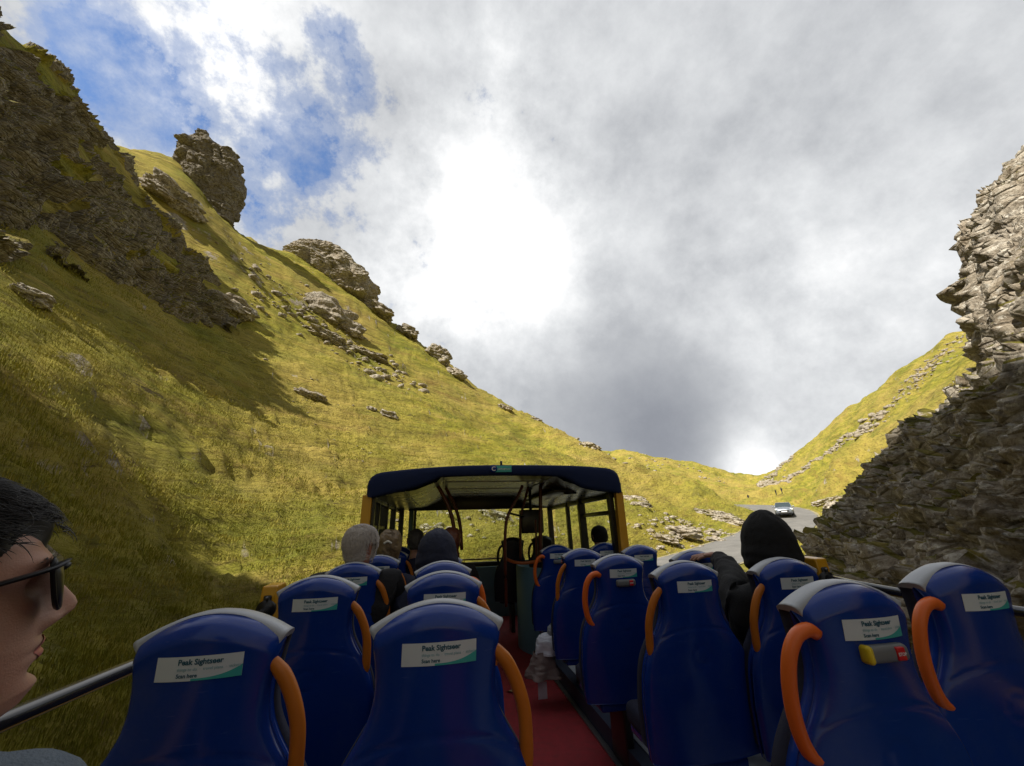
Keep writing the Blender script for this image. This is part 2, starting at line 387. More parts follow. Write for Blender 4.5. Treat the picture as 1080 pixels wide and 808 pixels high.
# right-hand cliff: columns run along the foot, rows run upward and then back over the top
def col_r(foot, levels, back): return [foot]+levels+back
def P_(px, py, D): return list(at_d(px, py, D))
rc = [
 # hidden far side, turned away from us
 [[22, 16, 0], [22, 16.5, 3], [22.5, 14.5, 4.2], [23.5, 12, 5.4], [24.5, 10, 6.2], [27, 8, 7]],
 [[15.6, 16.2, 0.2], [16.2, 15.8, 2.6], [17.6, 13, 5.0], [19.4, 10.5, 7.2], [20.8, 8.3, 9.2], [24, 6, 10.2]],
 [P_(852, 602, 15.5), P_(890, 545, 15.5), P_(972, 436, 15.8), P_(1036, 380, 16.5), P_(1030, 268, 17.2), [21, 6.5, 16.4]],
 [P_(885, 640, 12.5), P_(925, 560, 13), P_(972, 480, 13.6), P_(1042, 390, 14.6), P_(1036, 238, 16.0), [20, 5.5, 14.5]],
 [P_(960, 660, 10), P_(990, 570, 10.4), P_(1025, 480, 11), P_(1065, 380, 12), P_(1070, 202, 14.6), [18.5, 3.5, 15.5]],
 [P_(1070, 680, 8.0), P_(1090, 580, 8.4), P_(1110, 470, 9), P_(1130, 350, 10), P_(1125, 185, 13.6), [17, 2, 16.5]],
 [[6.4, .8, -.2], [6.8, .9, 2.6], [7.4, .6, 5.0], [8.2, 0, 8.0], [11, -1, 14], [15, -2, 19]],
 [[5.8, -6, -.6], [6.2, -6, 3], [6.6, -6.4, 6], [8, -7, 10], [10, -8, 16], [14, -9, 21]],
 [[5.8, -22, -1.6], [6.4, -22, 3], [7.6, -22, 7], [9, -22, 12], [11, -22, 17], [15, -22, 21]],
]
rc = [[[c_[0][0]*.985, c_[0][1]*.985, min(-1.8, c_[0][2]-2)]]+c_ for c_ in rc]   # roots below the ground
G = interp_grid(rc, 520, 300); Nn = grid_normals(G)
s = np.sign(np.einsum('ijk,k->ij', Nn, np.array([-1, .0, .1])).mean()); Nn *= s
Vr = disp_rock(G.reshape(-1, 3), Nn.reshape(-1, 3), .62, 2.3, strat=.45, seed=1, tilt=(.25, .1, 1))
fc = grid_faces(520, 300); fc = fc if s > 0 else fc[:, ::-1]
o = link('cliff_face', mesh_np('cliff_face', Vr, fc), M['rock'], smooth=False); tag(o, kind='structure')

# left-hand crag high on the slope (a spur of rock that leans out of the hill)
lc = [
 [P_(-50, 286, 28.5), P_(-55, 200, 30.5), P_(-60, 120, 33.5), P_(-60, 40, 37), P_(-55, -20, 42), list(at_d(-30, -20, 55)-np.array([0, 0, 5]))],
 [P_(15, 264, 35.5), P_(12, 195, 38.5), P_(8, 140, 42), P_(10, 90, 45.5), P_(10, 40, 50), list(at_d(40, 60, 66)-np.array([0, 0, 4]))],
 [P_(75, 305, 36.5), P_(72, 230, 41), P_(62, 180, 45.5), P_(60, 130, 50), P_(62, 82, 55), list(at_d(90, 130, 71)-np.array([0, 0, 4]))],
 [P_(140, 330, 40.5), P_(132, 265, 45.5), P_(118, 220, 51), P_(108, 180, 56), P_(100, 138, 60), list(at_d(120, 180, 76)-np.array([0, 0, 4]))],
 [P_(190, 346, 45), P_(182, 300, 48), P_(168, 265, 52.5), P_(152, 230, 57), P_(138, 195, 61), list(at_d(140, 220, 76)-np.array([0, 0, 5]))],
 [P_(232, 354, 51), P_(228, 330, 50.5), P_(212, 305, 53.5), P_(195, 280, 57), P_(170, 245, 62), list(at_d(165, 255, 74)-np.array([0, 0, 6]))],
 [P_(250, 352, 50), P_(248, 345, 52), P_(240, 335, 55), P_(222, 315, 59), P_(200, 285, 64), list(at_d(185, 290, 76)-np.array([0, 0, 8]))],
]
G = interp_grid(lc, 420, 260); Nn = grid_normals(G)
cdir = np.array([.6, -.75, .2]); s = np.sign((Nn@cdir).mean()); Nn *= s
Vr = disp_rock(G.reshape(-1, 3), Nn.reshape(-1, 3), 2.3, 8.0, strat=.8, seed=3, tilt=(.55, .25, 1)).reshape(420, 260, 3)
# grass shelves: streaks along the beds, and a grassy upper shoulder
GM = np.zeros((420, 260))
for i in range(420):
    for j in range(260):
        u_, v_ = i/420, j/260
        GM[i, j] = (v_-.60-.10*math.sin(u_*9))*2.6+mn.fractal(Vector((u_*5+v_*2.0, v_*11-u_*3.0, 2)), .8, 2.2, 5)*2.1+.16
gk = np.clip(GM*2.5, 0, 1)[..., None]
Gs = G+Nn*.25+np.array([[[0, 0, .12*mn.fractal(Vector(tuple(G[i, j]*.9)), 1, 2, 4)] for j in range(260)] for i in range(420)])
Vr = (Vr*(1-gk)+Gs*gk).reshape(-1, 3)
fc = grid_faces(420, 260); fm = (GM.reshape(-1)[fc].mean(1) > .12).astype(np.int32); fc = fc if s > 0 else fc[:, ::-1]
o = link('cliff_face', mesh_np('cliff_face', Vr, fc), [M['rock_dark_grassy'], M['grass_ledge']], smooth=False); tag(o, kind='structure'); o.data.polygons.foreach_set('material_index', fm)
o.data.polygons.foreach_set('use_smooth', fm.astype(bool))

# the gorge wall above and behind the bus on the left: its crest throws the shade over the bus and the foot of the cliff
SAZ, SEL = R(-126), R(46)
SUN = np.array([math.sin(SAZ)*math.cos(SEL), math.cos(SAZ)*math.cos(SEL), math.sin(SEL)])
crest = []
for p, t in ((P_(-60, 452, 15.5), 22), (P_(0, 478, 15), 26), (P_(150, 540, 18), 34), (P_(290, 618, 17), 38), ([1.5, 8, 4.9], 40), ([10, 11, 6.6], 52), (P_(985, 403, 14), 56), (P_(1080, 388, 10.5), 58), ([9, -4, 8], 66)):
    crest.append(np.array(p)+SUN*t)
wl = []
for q in crest:
    out = np.array([.62, .30, 0]); g = float(height([q[0]+3.5], [q[1]+1.5], False)[0])
    wl.append([[q[0]+4.2, q[1]+2, min(g, q[2])-2], [q[0]+2.2, q[1]+1, (g+q[2])/2], [q[0]+.6, q[1]+.3, q[2]-2], list(q), [q[0]-4, q[1]-2, q[2]-.8], [q[0]-14, q[1]-7, q[2]-6]])
G = interp_grid(wl, 200, 70); Nn = grid_normals(G); s = np.sign((Nn@np.array([.8, .3, .3])).mean()); Nn *= s
Vr = disp_rock(G.reshape(-1, 3), Nn.reshape(-1, 3), .9, 3.5, strat=.3, seed=9)
fc = grid_faces(200, 70); fc = fc if s > 0 else fc[:, ::-1]
o = link('cliff_face', mesh_np('cliff_face', Vr, fc), M['rock'], smooth=False); tag(o, kind='structure')

def rock_mesh(name, size, seed, res=4, amp=.28, sharp=1.0, shape=None, mt='rock'):
    bm = bmesh.new(); bmesh.ops.create_icosphere(bm, subdivisions=res, radius=1)
    for v in bm.verts:
        c = v.co
        c = Vector([math.copysign(abs(t)**.72, t) for t in c])
        q = c*1.15+Vector((seed*5.3, seed*1.7, seed*2.9))
        vv = mn.voronoi(Vector((q.x*1.5, q.y*1.5, q.z*2.2)))[0]
        d = amp*(mn.fractal(q*1.2, 1, 2.1, 5)*1.1+(vv[1]-vv[0])*.9*sharp-.3)
        if shape: c = shape(c)
        c = c+v.co*d
        v.co = Vector((c.x*size[0], c.y*size[1], c.z*size[2]))
    me = bpy.data.meshes.new(name); bm.to_mesh(me); bm.free(); me.materials.append(M[mt])
    return me
def put_rock(name, px, py, size, seed, label, cat='rock', group=None, res=4, D=None, sink=.35, rz=None, tilt=0, shape=None, mt='rock_bare', amp=.28, extra=None):
    p = at_d(px, py, D) if D else ground_hit(px, py)
    if not D and math.hypot(p[0], p[1]) > 300: p = ground_hit(px-3, py+9)
    if not D: p[2] = height([p[0]], [p[1]])[0]+size[2]*.1
    o = bpy.data.objects.new(name, rock_mesh(name, size, seed, res, amp, 1.0, shape, mt)); C.objects.link(o)
    az = math.atan2(p[0], p[1])
    o.location = (p[0], p[1], p[2]-size[2]*sink*0); o.rotation_euler = (0, tilt, -az if rz is None else rz)
    return tag(o, label, cat, group)

# the pinnacle: lumpy tower that leans out to the right over the slope, with a smaller head
def pin_shape(c):
    x, y, z = c
    t = (z+1)/2
    lean = .62*(1-t)-.15
    w = 1.0-.62*max(0, t-.55)/.45 if t > .55 else 1.0
    if t < .35: w = .8+.57*t
    x = x*w+lean-.25
    if t > .8: x += -.02
    return Vector((x, y*w, z))
sc_pin = 84/414
outl = [(184,166),(190,158),(185,150),(196,149),(200,141),(207,138),(214,143),(222,146),(225,153),(232,160),(241,165),(248,171),(255,177),(258,185),(257,192),(262,203),(259,214),(252,224),(250,236),(247,246),(230,246),(205,225),(190,196)]
# build the tower as a solid with real depth: each outline row becomes a ring
def tower(name, outline, D, depth, seed, mt, amp=.9, up=(0, 0, 1), nr=70, nt=72, scn=2.2):
    O = np.array([at_d(px, py, D) for px, py in outline]); c = O.mean(0); az = math.atan2(c[0], c[1])
    rt = np.array([math.cos(az), -math.sin(az), 0]); fw = np.array([math.sin(az), math.cos(az), 0])
    L = np.array([[(p-c)@rt, p[2]-c[2]] for p in O])
    zs = np.linspace(L[:, 1].min()+.05, L[:, 1].max()-.05, nr); V = []
    nO = len(L)
    for z in zs:
        xs = []
        for i in range(nO):
            a, bq = L[i], L[(i+1) % nO]
            if (a[1]-z)*(bq[1]-z) <= 0 and a[1] != bq[1]: xs.append(a[0]+(bq[0]-a[0])*(z-a[1])/(bq[1]-a[1]))
        x0, x1 = min(xs), max(xs); cx, hw = (x0+x1)/2, max((x1-x0)/2, .15)
        tt = (z-zs[0])/(zs[-1]-zs[0]); dp = depth*(.35+.65*math.sqrt(max(0, 1-tt**3)))
        dp = min(dp, hw*1.6+.4)
        for k in range(nt):
            th = 2*math.pi*k/nt; ce, se = math.cos(th), math.sin(th)
            V.append(c+rt*(cx+hw*math.copysign(abs(ce)**.8, ce))+fw*(dp*math.copysign(abs(se)**.8, se))+np.array([0, 0, z]))
    V = np.array(V).reshape(nr, nt, 3); cen = V.mean(1, keepdims=True); Nn = V-cen; Nn /= np.linalg.norm(Nn, axis=-1, keepdims=True)+1e-9
    Vb = V.reshape(-1, 3).copy(); Nb = Nn.reshape(-1, 3)
    for i in range(len(Vb)):
        q = Vector(Vb[i])/2.6; q = q+nvec(q*.9)*.35; q.z *= .75; vv = mn.voronoi(q)
        k = mn.cell_vector(vv[1][0]*7.7)[0]; cr = min(.22, vv[0][1]-vv[0][0])/.22
        Vb[i] = Vb[i]+Nb[i]*((k-.62)*1.5*cr**.5-.45*(1-cr))
    Vd = disp_rock(Vb, Nb, amp, scn, strat=.2, seed=seed)
    base = c+np.array([0, 0, L[:, 1].min()])
    Vd = Vd-base; fc = [tuple(f) for f in np.array([[i*nt+k, i*nt+(k+1) % nt, (i+1)*nt+(k+1) % nt, (i+1)*nt+k] for i in range(nr-1) for k in range(nt)])]
    fc.append(tuple((nr-1)*nt+k for k in range(nt))); fc.append(tuple(range(nt))[::-1])
    o = link(name, mesh_np(name, Vd, fc), M[mt], smooth=False); o.location = base
    return o
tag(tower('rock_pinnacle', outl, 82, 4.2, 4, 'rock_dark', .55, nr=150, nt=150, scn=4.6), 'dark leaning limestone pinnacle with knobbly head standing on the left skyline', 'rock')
tag(tower('rock_crag', [(298, 262), (308, 256), (322, 254), (340, 258), (355, 264), (364, 268), (374, 278), (384, 288), (394, 298), (401, 306), (400, 318), (380, 322), (345, 308), (318, 290), (300, 275)], 93, 5, 6, 'rock', 1.0, nr=110, nt=150, scn=5.5),
    'large broken pale crag on the ridge, right of the leaning pinnacle', 'rock')
crags = [
 (398, 326, (4.2, 3, 1.5), 'low grassy ledge of rock on the skyline just below the large pale crag'),
 (432, 340, (3.0, 3, 1.6), 'rounded outcrop on the skyline halfway down the left ridge'),
 (462, 378, (3.4, 3, 2.2), 'steep dark outcrop on the lower half of the left ridge'),
 (484, 386, (2.4, 2, 1.1), 'small pale rock on the skyline beside the steep dark outcrop'),
 (345, 332, (4.5, 2.2, 2.6), 'long rib of pale rock running down below the large crag'),
 (368, 345, (3.0, 2, 1.8), 'dark lower end of the long rock rib below the large crag'),
 (345, 356, (3.2, 1.8, .9), 'flat dark slab lying in the grass under the rock rib'),
 (390, 372, (3.2, 1.6, .7), 'thin broken rock band in the grass in the middle of the slope'),
 (180, 212, (4.0, 2.5, 1.8), 'dark overhanging ledge at the top of the shaded gully'),
 (245, 325, (2.6, 1.6, 1.2), 'pale rocks at the foot of the shaded gully'),
 (328, 412, (1.7, .9, .45), 'pale bar of rock in the mid slope above the roof of the bus'),
 (410, 436, (1.15, .7, .42), 'short pale rock right of the bar in the mid slope'),
 (392, 430, (.55, .45, .25), 'tiny dark rock left of the short pale rock in the mid slope'),
 (622, 470, (2.2, 1.8, .9), 'dark outcrop where the near spur meets the sky'),
 (535, 420, (1.8, 1.4, .7), 'small rock bump on the skyline above the bus roof'),
 (565, 441, (1.6, 1.2, .5), 'low rock bump on the skyline right above the bus roof sign'),
 (520, 536, (1.25, .9, .45), 'white rocks seen through the windscreen top centre'),
 (452, 547, (.42, .35, .22), 'grey boulder seen through the left of the windscreen'),
 (463, 549, (.30, .25, .15), 'pale little rock beside the grey boulder behind the windscreen'),
 (752, 537, (2.3, 1.0, .45), 'long white slab of rock on the grass bank left of the road'),
 (768, 550, (1.6, .8, .45), 'lower end of the white slab beside the road bend'),
 (716, 563, (1.6, .9, .5), 'dark broken rock bank above the near road edge'),
 (697, 568, (1.3, .8, .35), 'brown broken rocks low on the bank beside the yellow roof post'),
 (757, 571, (.9, .6, .2), 'pale flat stone at the grass edge of the near road'),
 (667, 525, (1.6, .9, .6), 'pale rock slab on the slope right of the bus roof'),
 (676, 537, (.9, .5, .3), 'small pale rock under the slab right of the bus roof'),
 (872, 527, (2.6, 1.4, .6), 'pale flat rocks in the valley floor right of the road bend'),
 (878, 534, (1.1, .9, .7), 'pale rounded boulder below the flat rocks in the valley'),
 (887, 534, (1.2, .9, .6), 'grey rounded boulder right of the pale boulder in the valley'),
 (873, 543, (.6, .5, .35), 'small white stone alone in the valley grass'),
 (808, 512, (3.5, 3, 2.2), 'dark rock at the foot of the right hill where the valley closes'),
 (30, 318, (.8, .5, .35), 'small pale rock in the grass below the high dark cliff'),
 (8, 372, (.7, .4, .25), 'small pale rock at the left picture edge'),
]
for i, (px, py, sz, lb) in enumerate(crags):
    big = sz[0] > 2.9
    put_rock('boulder' if sz[0] < 1.3 else 'rock_outcrop', px, py, sz, 20+i, lb, 'rock', 'rocks on the hillsides', res=5 if big else 4, tilt=R(18) if px < 640 else R(-14 if px > 800 else 10), mt='rock_bare' if (not big or px > 640) else 'rock', amp=.36)

# bands of broken rock running up the hills: countless stones, one object per band
def stone_band(name, pts, nst, wid, smin, smax, seed, label, pix=True):
    rr = random.Random(seed); V = []; Fc = []
    pr = bmesh.new(); bmesh.ops.create_icosphere(pr, subdivisions=1, radius=1); bv = [v.co.copy() for v in pr.verts]; bf = [[v.index for v in f.verts] for f in pr.faces]; pr.free()
    H = [ground_hit(*p) for p in pts] if pix else [np.array(p) for p in pts]
    path = smooth_path(H, 80)
    PX = []; 
    for k in range(nst):
        p = path[rr.randrange(80)]; PX.append((p[0]+rr.gauss(0, wid), p[1]+rr.gauss(0, wid), smin+(smax-smin)*rr.random()**3))
    PX = np.array(PX); Z = height(PX[:, 0], PX[:, 1])
    for (x, y, sz), z in zip(PX, Z):
        bs = len(V); ax = rr.random()*6; ca, sa = math.cos(ax), math.sin(ax); fl = rr.uniform(.35, .8)
        for v in bv:
            q = v*(1+rr.uniform(-.3, .3)); X, Y, Zq = q.x*sz*rr.uniform(.9, 1.1)*1.3, q.y*sz, q.z*sz*fl
            V.append((x+X*ca-Y*sa, y+X*sa+Y*ca, z+Zq+sz*.1))
        Fc += [(f[0]+bs, f[1]+bs, f[2]+bs) for f in bf]
    o = link(name, mesh_np(name, np.array(V), np.array(Fc)), M['rock_bare'], smooth=False); return tag(o, label, 'rocks', kind='stuff')
stone_band('scree', [(812, 512), (845, 495), (880, 470), (915, 448), (935, 432)], 420, 1.5, .25, 1.2, 1, 'pale band of scree climbing the right hill')
stone_band('scree', [(950, 420), (965, 400), (985, 385), (1000, 365)], 260, 4.5, .2, .8, 2, 'pale scree high on the right hill beside the cliff')
stone_band('scree', [(812, 503), (822, 495), (835, 482)], 200, 2.0, .3, 1.3, 3, 'broken stones on the edge of the right hill where the valley closes')
stone_band('scree', [(270, 300), (330, 330), (400, 385), (430, 400)], 260, 3.0, .2, .9, 4, 'loose stones along the middle of the left slope')
stone_band('scree', [(690, 572), (715, 566), (745, 556), (700, 560)], 240, 1.3, .06, .35, 5, 'loose brown and white stones on the bank left of the near road')
stone_band('scree', [(640, 478), (690, 482), (720, 490), (760, 508)], 160, 4, .3, 1.0, 6, 'scattered pale stones on the far golden hill')
stone_band('scree', [(300, 415), (350, 418), (380, 480), (460, 490)], 60, 2.4, .05, .22, 7, 'scattered stones in the grass behind the bus roof')
stone_band('scree', [(440, 548), (470, 552), (520, 540), (560, 545)], 110, 1.2, .05, .22, 8, 'scattered stones seen through the windscreen')
# ------------------------------------------------------------------ bus
M['blue'] = mat('seat_blue_plastic', (.003, .034, .25), .17, spec=.5, bump=.02, bscale=250, var=.12, vscale=5)
_m = M['blue']; b = NB(_m.node_tree); P = _m.node_tree.nodes['Principled BSDF']
_ob = b.n('ShaderNodeNewGeometry').outputs['Position']; _src = P.inputs['Base Color'].links[0].from_socket
_sc = b.ramp(b.noise(b.mapping(_ob, rot=(.3, .2, .6), scale=(9, 60, 140)), 1.0, 4, .6), [(.66, 0), (.70, .5)])
_du = b.math('MULTIPLY', b.ramp(b.noise(_ob, 7, 7, .75), [(.48, 0), (.75, 1)]), .10)
_c = b.mix(_sc, _src, (.035, .07, .30)); _c = b.mix(_du, _c, (.14, .16, .22)); b.l(_c, P.inputs['Base Color'])
_r = b.math('ADD', b.math('MULTIPLY', b.noise(_ob, 11, 8, .8), .26), .07); b.l(_r, P.inputs['Roughness'])
M['grey_top'] = mat('seat_grey_vinyl', (.40, .42, .46), .4, bump=.08, bscale=180, var=.08, vscale=12)
M['navy'] = mat('seat_navy_fabric', (.012, .014, .035), .9, bump=.3, bscale=300, var=.2)
M['orange'] = mat('handle_ochre_orange', (.52, .15, .008), .45, bump=.05, bscale=220, var=.12, vscale=14)
M['orange_b'] = mat('handle_bright_orange', (.78, .15, .018), .38, bump=.05, bscale=220, var=.10, vscale=14)
M['sticker'] = mat('sticker_white', (.66, .72, .76), .35)
M['teal'] = mat('sticker_teal', (.05, .42, .40), .4)
M['ink'] = mat('sticker_ink', (.012, .10, .16), .5)
M['ink2'] = mat('sticker_pale_ink', (.25, .45, .50), .5)
M['btn'] = mat('button_housing_grey', (.17, .18, .19), .4, var=.1)
M['red'] = mat('button_red', (.62, .012, .018), .3)
M['yel'] = mat('button_yellow', (.75, .55, .02), .4)
M['white'] = mat('white_letters', (.8, .8, .8), .5)
M['yellow'] = mat('bus_yellow_paint', (.62, .31, .012), .35, var=.08, vscale=3, coat=.2)
M['black'] = mat('black_painted_metal', (.012, .012, .014), .35, var=.2, vscale=9)
M['blackr'] = mat('black_rubber', (.015, .015, .015), .7, bump=.1)
M['rail'] = mat('rail_black_gloss', (.02, .02, .023), .22, coat=.5)
M['canvas'] = mat('roof_navy_fabric', (.008, .018, .075), .8, spec=.3, bump=.25, bscale=120, var=.12, vscale=4)
M['lining'] = mat('roof_lining_panels', (.13, .13, .105), .28, var=.10, vscale=2.5, bump=.03, bscale=8)
M['panel'] = mat('pale_blue_panel', (.12, .235, .30), .5, var=.10, vscale=3, bump=.05)
M['pole'] = mat('pole_red_orange', (.12, .022, .012), .32, var=.15, vscale=6)
M['carpet'] = mat('aisle_red_vinyl', (.29, .022, .030), .8, bump=.3, bscale=160, var=.45, vscale=18)
M['dkfloor'] = mat('step_dark_blue', (.02, .03, .06), .6, var=.3, vscale=9)
M['ltstep'] = mat('platform_pale_top', (.40, .44, .50), .55, var=.15, vscale=5)
M['alu'] = mat('aluminium_trim', (.20, .20, .21), .4, metal=.7, var=.2, vscale=20)
gl = bpy.data.materials.new('window_glass'); gl.use_nodes = True; nt_ = gl.node_tree; bb = NB(nt_)
tr = bb.n('ShaderNodeBsdfTransparent'); tr.inputs[0].default_value = (.86, .90, .87, 1); gs = bb.n('ShaderNodeBsdfGlossy'); gs.inputs['Roughness'].default_value = .03
ms = bb.n('ShaderNodeMixShader'); ms.inputs[0].default_value = .05; bb.l(tr.outputs[0], ms.inputs[1]); bb.l(gs.outputs[0], ms.inputs[2]); bb.l(ms.outputs[0], nt_.nodes['Material Output'].inputs[0])
M['glass'] = gl

def font_mesh(txt, size, name='lettering', bold=0.0):
    cu = bpy.data.curves.new(name, 'FONT'); cu.body = txt; cu.size = size; cu.offset = bold; cu.resolution_u = 3
    o = bpy.data.objects.new(name, cu); C.objects.link(o)
    dg = bpy.context.evaluated_depsgraph_get(); me = bpy.data.meshes.new_from_object(o.evaluated_get(dg))
    bpy.data.objects.remove(o); bpy.data.curves.remove(cu); return me

XL, XR, YF = -.80, 1.88, 7.05
bus = empty('open_top_bus', (.54, 0, 0))
tag(bus, 'open top sightseeing bus with navy fabric front roof and yellow posts', 'bus')
bus.location = (0, 0, 0)
# deck floor and steps
box('deck_floor', XL+.05, XR-.05, -3.4, YF, 2.40, 2.50, M['carpet'], bus, 0)
def step_outline(x0, x1): return [(x0, 2.502), (x1, 2.502), (x1, 2.62), (x0, 2.62)]
prism('seat_platform', step_outline(1.02, XR-.06), 'y', -3.3, 5.0, M['dkfloor'], bus)
box('platform_top', 1.10, XR-.065, -3.3, 4.98, 2.6215, 2.626, M['ltstep'], bus, 0)
box('floor_trim', .985, 1.018, -3.3, 5.3, 2.503, 2.516, M['alu'], bus, .003)
prism('seat_platform', step_outline(XL+.06, .16), 'y', -3.3, 6.4, M['dkfloor'], bus)
box('floor_trim', .163, .19, -3.3, 6.0, 2.503, 2.514, M['alu'], bus, .003)
# side walls of the upper deck
for sx_, x in ((-1, XL), (1, XR)):
    x0, x1 = (x-.03, x+.03)
    box('side_panel', x0, x1, -3.6, YF-.5, 2.3, 3.10, M['panel'], bus, .01)
    box('side_cap', x0-.02, x1+.025, -3.6, 3.96, 3.102, 3.165, M['yellow'], bus, .012)
    box('body_side', x+sx_*.036, x+sx_*.06, -3.7, YF, .55, 3.10, M['yellow'], bus, .01)
    bm = bmesh.new()
    for k in range(6): add_box(bm, x+sx_*.062, x+sx_*.068, -3.3+k*1.65, -1.8+k*1.65, 1.45, 2.2)
    bm_obj('lower_window', bm, mat('dark_glass', (.02, .025, .03), .08), bus)
box('rear_panel', XL, XR, -3.72, -3.64, .5, 3.35, M['yellow'], bus, .02)
box('underframe', XL+.06, XR-.06, -3.6, YF-.1, .45, .7, M['black'], bus, .02)
for wy in (-2.2, 4.9):
    for wx in (XL+.12, XR-.12):
        wheel = tube('wheel', [(wx-.13, wy, .48), (wx+.13, wy, .48)], .48, M['blackr'], bus, 28)
        tube('hub', [(wx-.135, wy, .48), (wx+.135, wy, .48)], .22, M['alu'], wheel, 20)
# guard rails
def rail(pts): return tube('guard_rail', smooth_path(pts, 24), .019, M['rail'], bus, 14)
rail([(-.82, -3.5, 3.46), (-.82, -.5, 3.455), (-.82, 1.2, 3.45), (-.82, 2.34, 3.435)])
rail([(-.82, 2.42, 3.43), (-.82, 3.98, 3.42)])
rail([(1.9, -3.5, 3.44), (1.9, 0, 3.45), (1.9, 1.45, 3.462), (1.9, 1.95, 3.492)])
rail([(1.9, 2.03, 3.49), (1.9, 2.9, 3.42), (1.9, 3.98, 3.40)])
def bracket(x, y, z0, z1, sgn):
    br = prism('rail_bracket', [(y-.035, z0), (y+.05, z0), (y+.055, z1-.03), (y+.04, z1), (y-.07, z1-.005), (y-.075, z1-.05)], 'x', x-.035, x+.035, M['yellow'], bus, .008)
    tube('rail_socket', [(x, y-.085, z1-.105), (x, y-.06, z1-.105)], .042, M['black'], br, 16)
    bm = bmesh.new(); add_box(bm, x-.018, x+.018, y-.082, y-.07, z1-.17, z1-.045); bm_obj('socket_plate', bm, M['black'], br, True, .006)
    for dz in (-.055, -.155): tube('bolt', [(x, y-.092, z1+dz), (x, y-.08, z1+dz)], .007, M['alu'], br, 8)
bracket(-.83, 2.36, 3.10, 3.545, -1)
bracket(1.9, 1.99, 3.10, 3.585, 1)
# roof: valance outline at its rear edge (x,z), drooping at the sides
YR = 4.0
def rp(px, py): p = at_y(px, py, YR); return (p[0], p[2])
top = [rp(*q) for q in ((387, 524), (386.5, 513), (390, 504), (398, 498.5), (415, 496), (440, 493.5), (480, 491), (520, 490), (560, 490), (600, 490.5), (630, 492), (645, 494), (652, 499), (655, 508), (656.5, 519))]
low = [rp(*q) for q in ((653, 520), (640, 518.5), (625, 516.5), (612, 513), (603, 507.5), (594, 503.5), (585, 502), (560, 501.3), (525, 501.2), (490, 502), (466, 503), (459, 505.5), (452, 509), (440, 513.5), (425, 517.5), (408, 521.5), (392, 525))]
def resamp(pts, n):
    P = np.array([(a, 0, c) for a, c in pts]); return smooth_path(P, n)[:, (0, 2)]
T = resamp(top, 60); Lw = resamp(low[::-1], 60)
# outer skin: from rear edge forward, with thickness and rounded rear hem
rows = []; 
ys = [YR+.035, YR+.008, YR, YR+.008, YR+.05, YR+.4, YR+1.0, YR+1.8, YR+2.6, YR+3.0, YR+3.12]
V = []
def lerp(a, b_, t): return a+(b_-a)*t
midc = np.array([T[:, 0].mean(), 3.9])
for i in range(60):
    t_, l_ = T[i], Lw[i]
    prof = [(lerp(l_, t_, .0), YR+.05), (lerp(l_, t_, .02), YR+.01), (lerp(l_, t_, .15), YR), (lerp(l_, t_, .5), YR-.004), (lerp(l_, t_, .85), YR+.002), (lerp(l_, t_, .98), YR+.02), (t_, YR+.06)]
    for yy in (.4, .9, 1.5, 2.2, 2.8): prof.append((t_+np.array([0, .012*math.sin(yy*3+i*.3)-.02*yy/2.8]), YR+yy))
    prof.append((t_+np.array([0, -.10]), YR+3.04)); prof.append((t_+np.array([0, -.2]), YR+3.08))
    V += [(p[0], y, p[1]) for p, y in prof]
roof = link('roof_canvas', mesh_np('roof_canvas', V, grid_faces(60, 14)), M['canvas'], bus)
# hanging hem at both ends closes the side skirt
for sx_, ii in ((-1, 0), (1, 59)):
    x, z = T[ii]
    box('roof_skirt', x-.012, x+.012, YR+.04, YR+3.05, z-.03, z+.10, M['canvas'], bus, .004)
# lining under the roof: raised centre bay, lower side bays
cx0, cx1 = at_y(464, 503, YR)[0], at_y(590, 503, YR)[0]
zc = at_y(525, 502, YR)[2]+.01; zs_ = at_y(400, 524, YR)[2]+.01
lin = [(-.70, zs_), (-.30, zs_+.05), (cx0-.03, zc-.055), (cx0+.03, zc), (cx1-.04, zc), (cx1+.06, zc-.06), (1.45, zc-.14), (1.79, zs_+.0)]
V = []
for x, z in lin:
    for y in np.linspace(YR+.05, YR+3.0, 12): V.append((x, y, z))
link('roof_lining', mesh_np('roof_lining', V, grid_faces(len(lin), 12)[:, ::-1]), M['lining'], bus, smooth=False)
bm = bmesh.new()
for y in (YR+.55, YR+1.35, YR+2.1): add_box(bm, cx0+.04, cx1-.06, y, y+.012, zc-.008, zc+.003)
for xx in (cx0+.035, cx1-.05): add_box(bm, xx, xx+.014, YR+.08, YR+2.95, zc-.012, zc+.002)
add_box(bm, -.40, -.388, YR+.08, YR+2.9, zs_+.03, zs_+.045)
bm_obj('lining_trim', bm, M['alu'], bus)
tube('ceiling_speaker', [(1.42, YR+.55, zc-.10), (1.42, YR+.55, zc-.155)], .075, M['black'], bus, 20)
bm = bmesh.new(); add_box(bm, cx1+.06, cx1+.30, YR+.5, YR+2.2, zc-.135, zc-.10); bm_obj('ceiling_vent', bm, M['black'], bus, True, .01)
tube('roof_aerial', [(.56, YR+.1, T[30][1]-.01), (.56, YR+.1, T[30][1]+.05)], .012, M['black'], bus, 8)
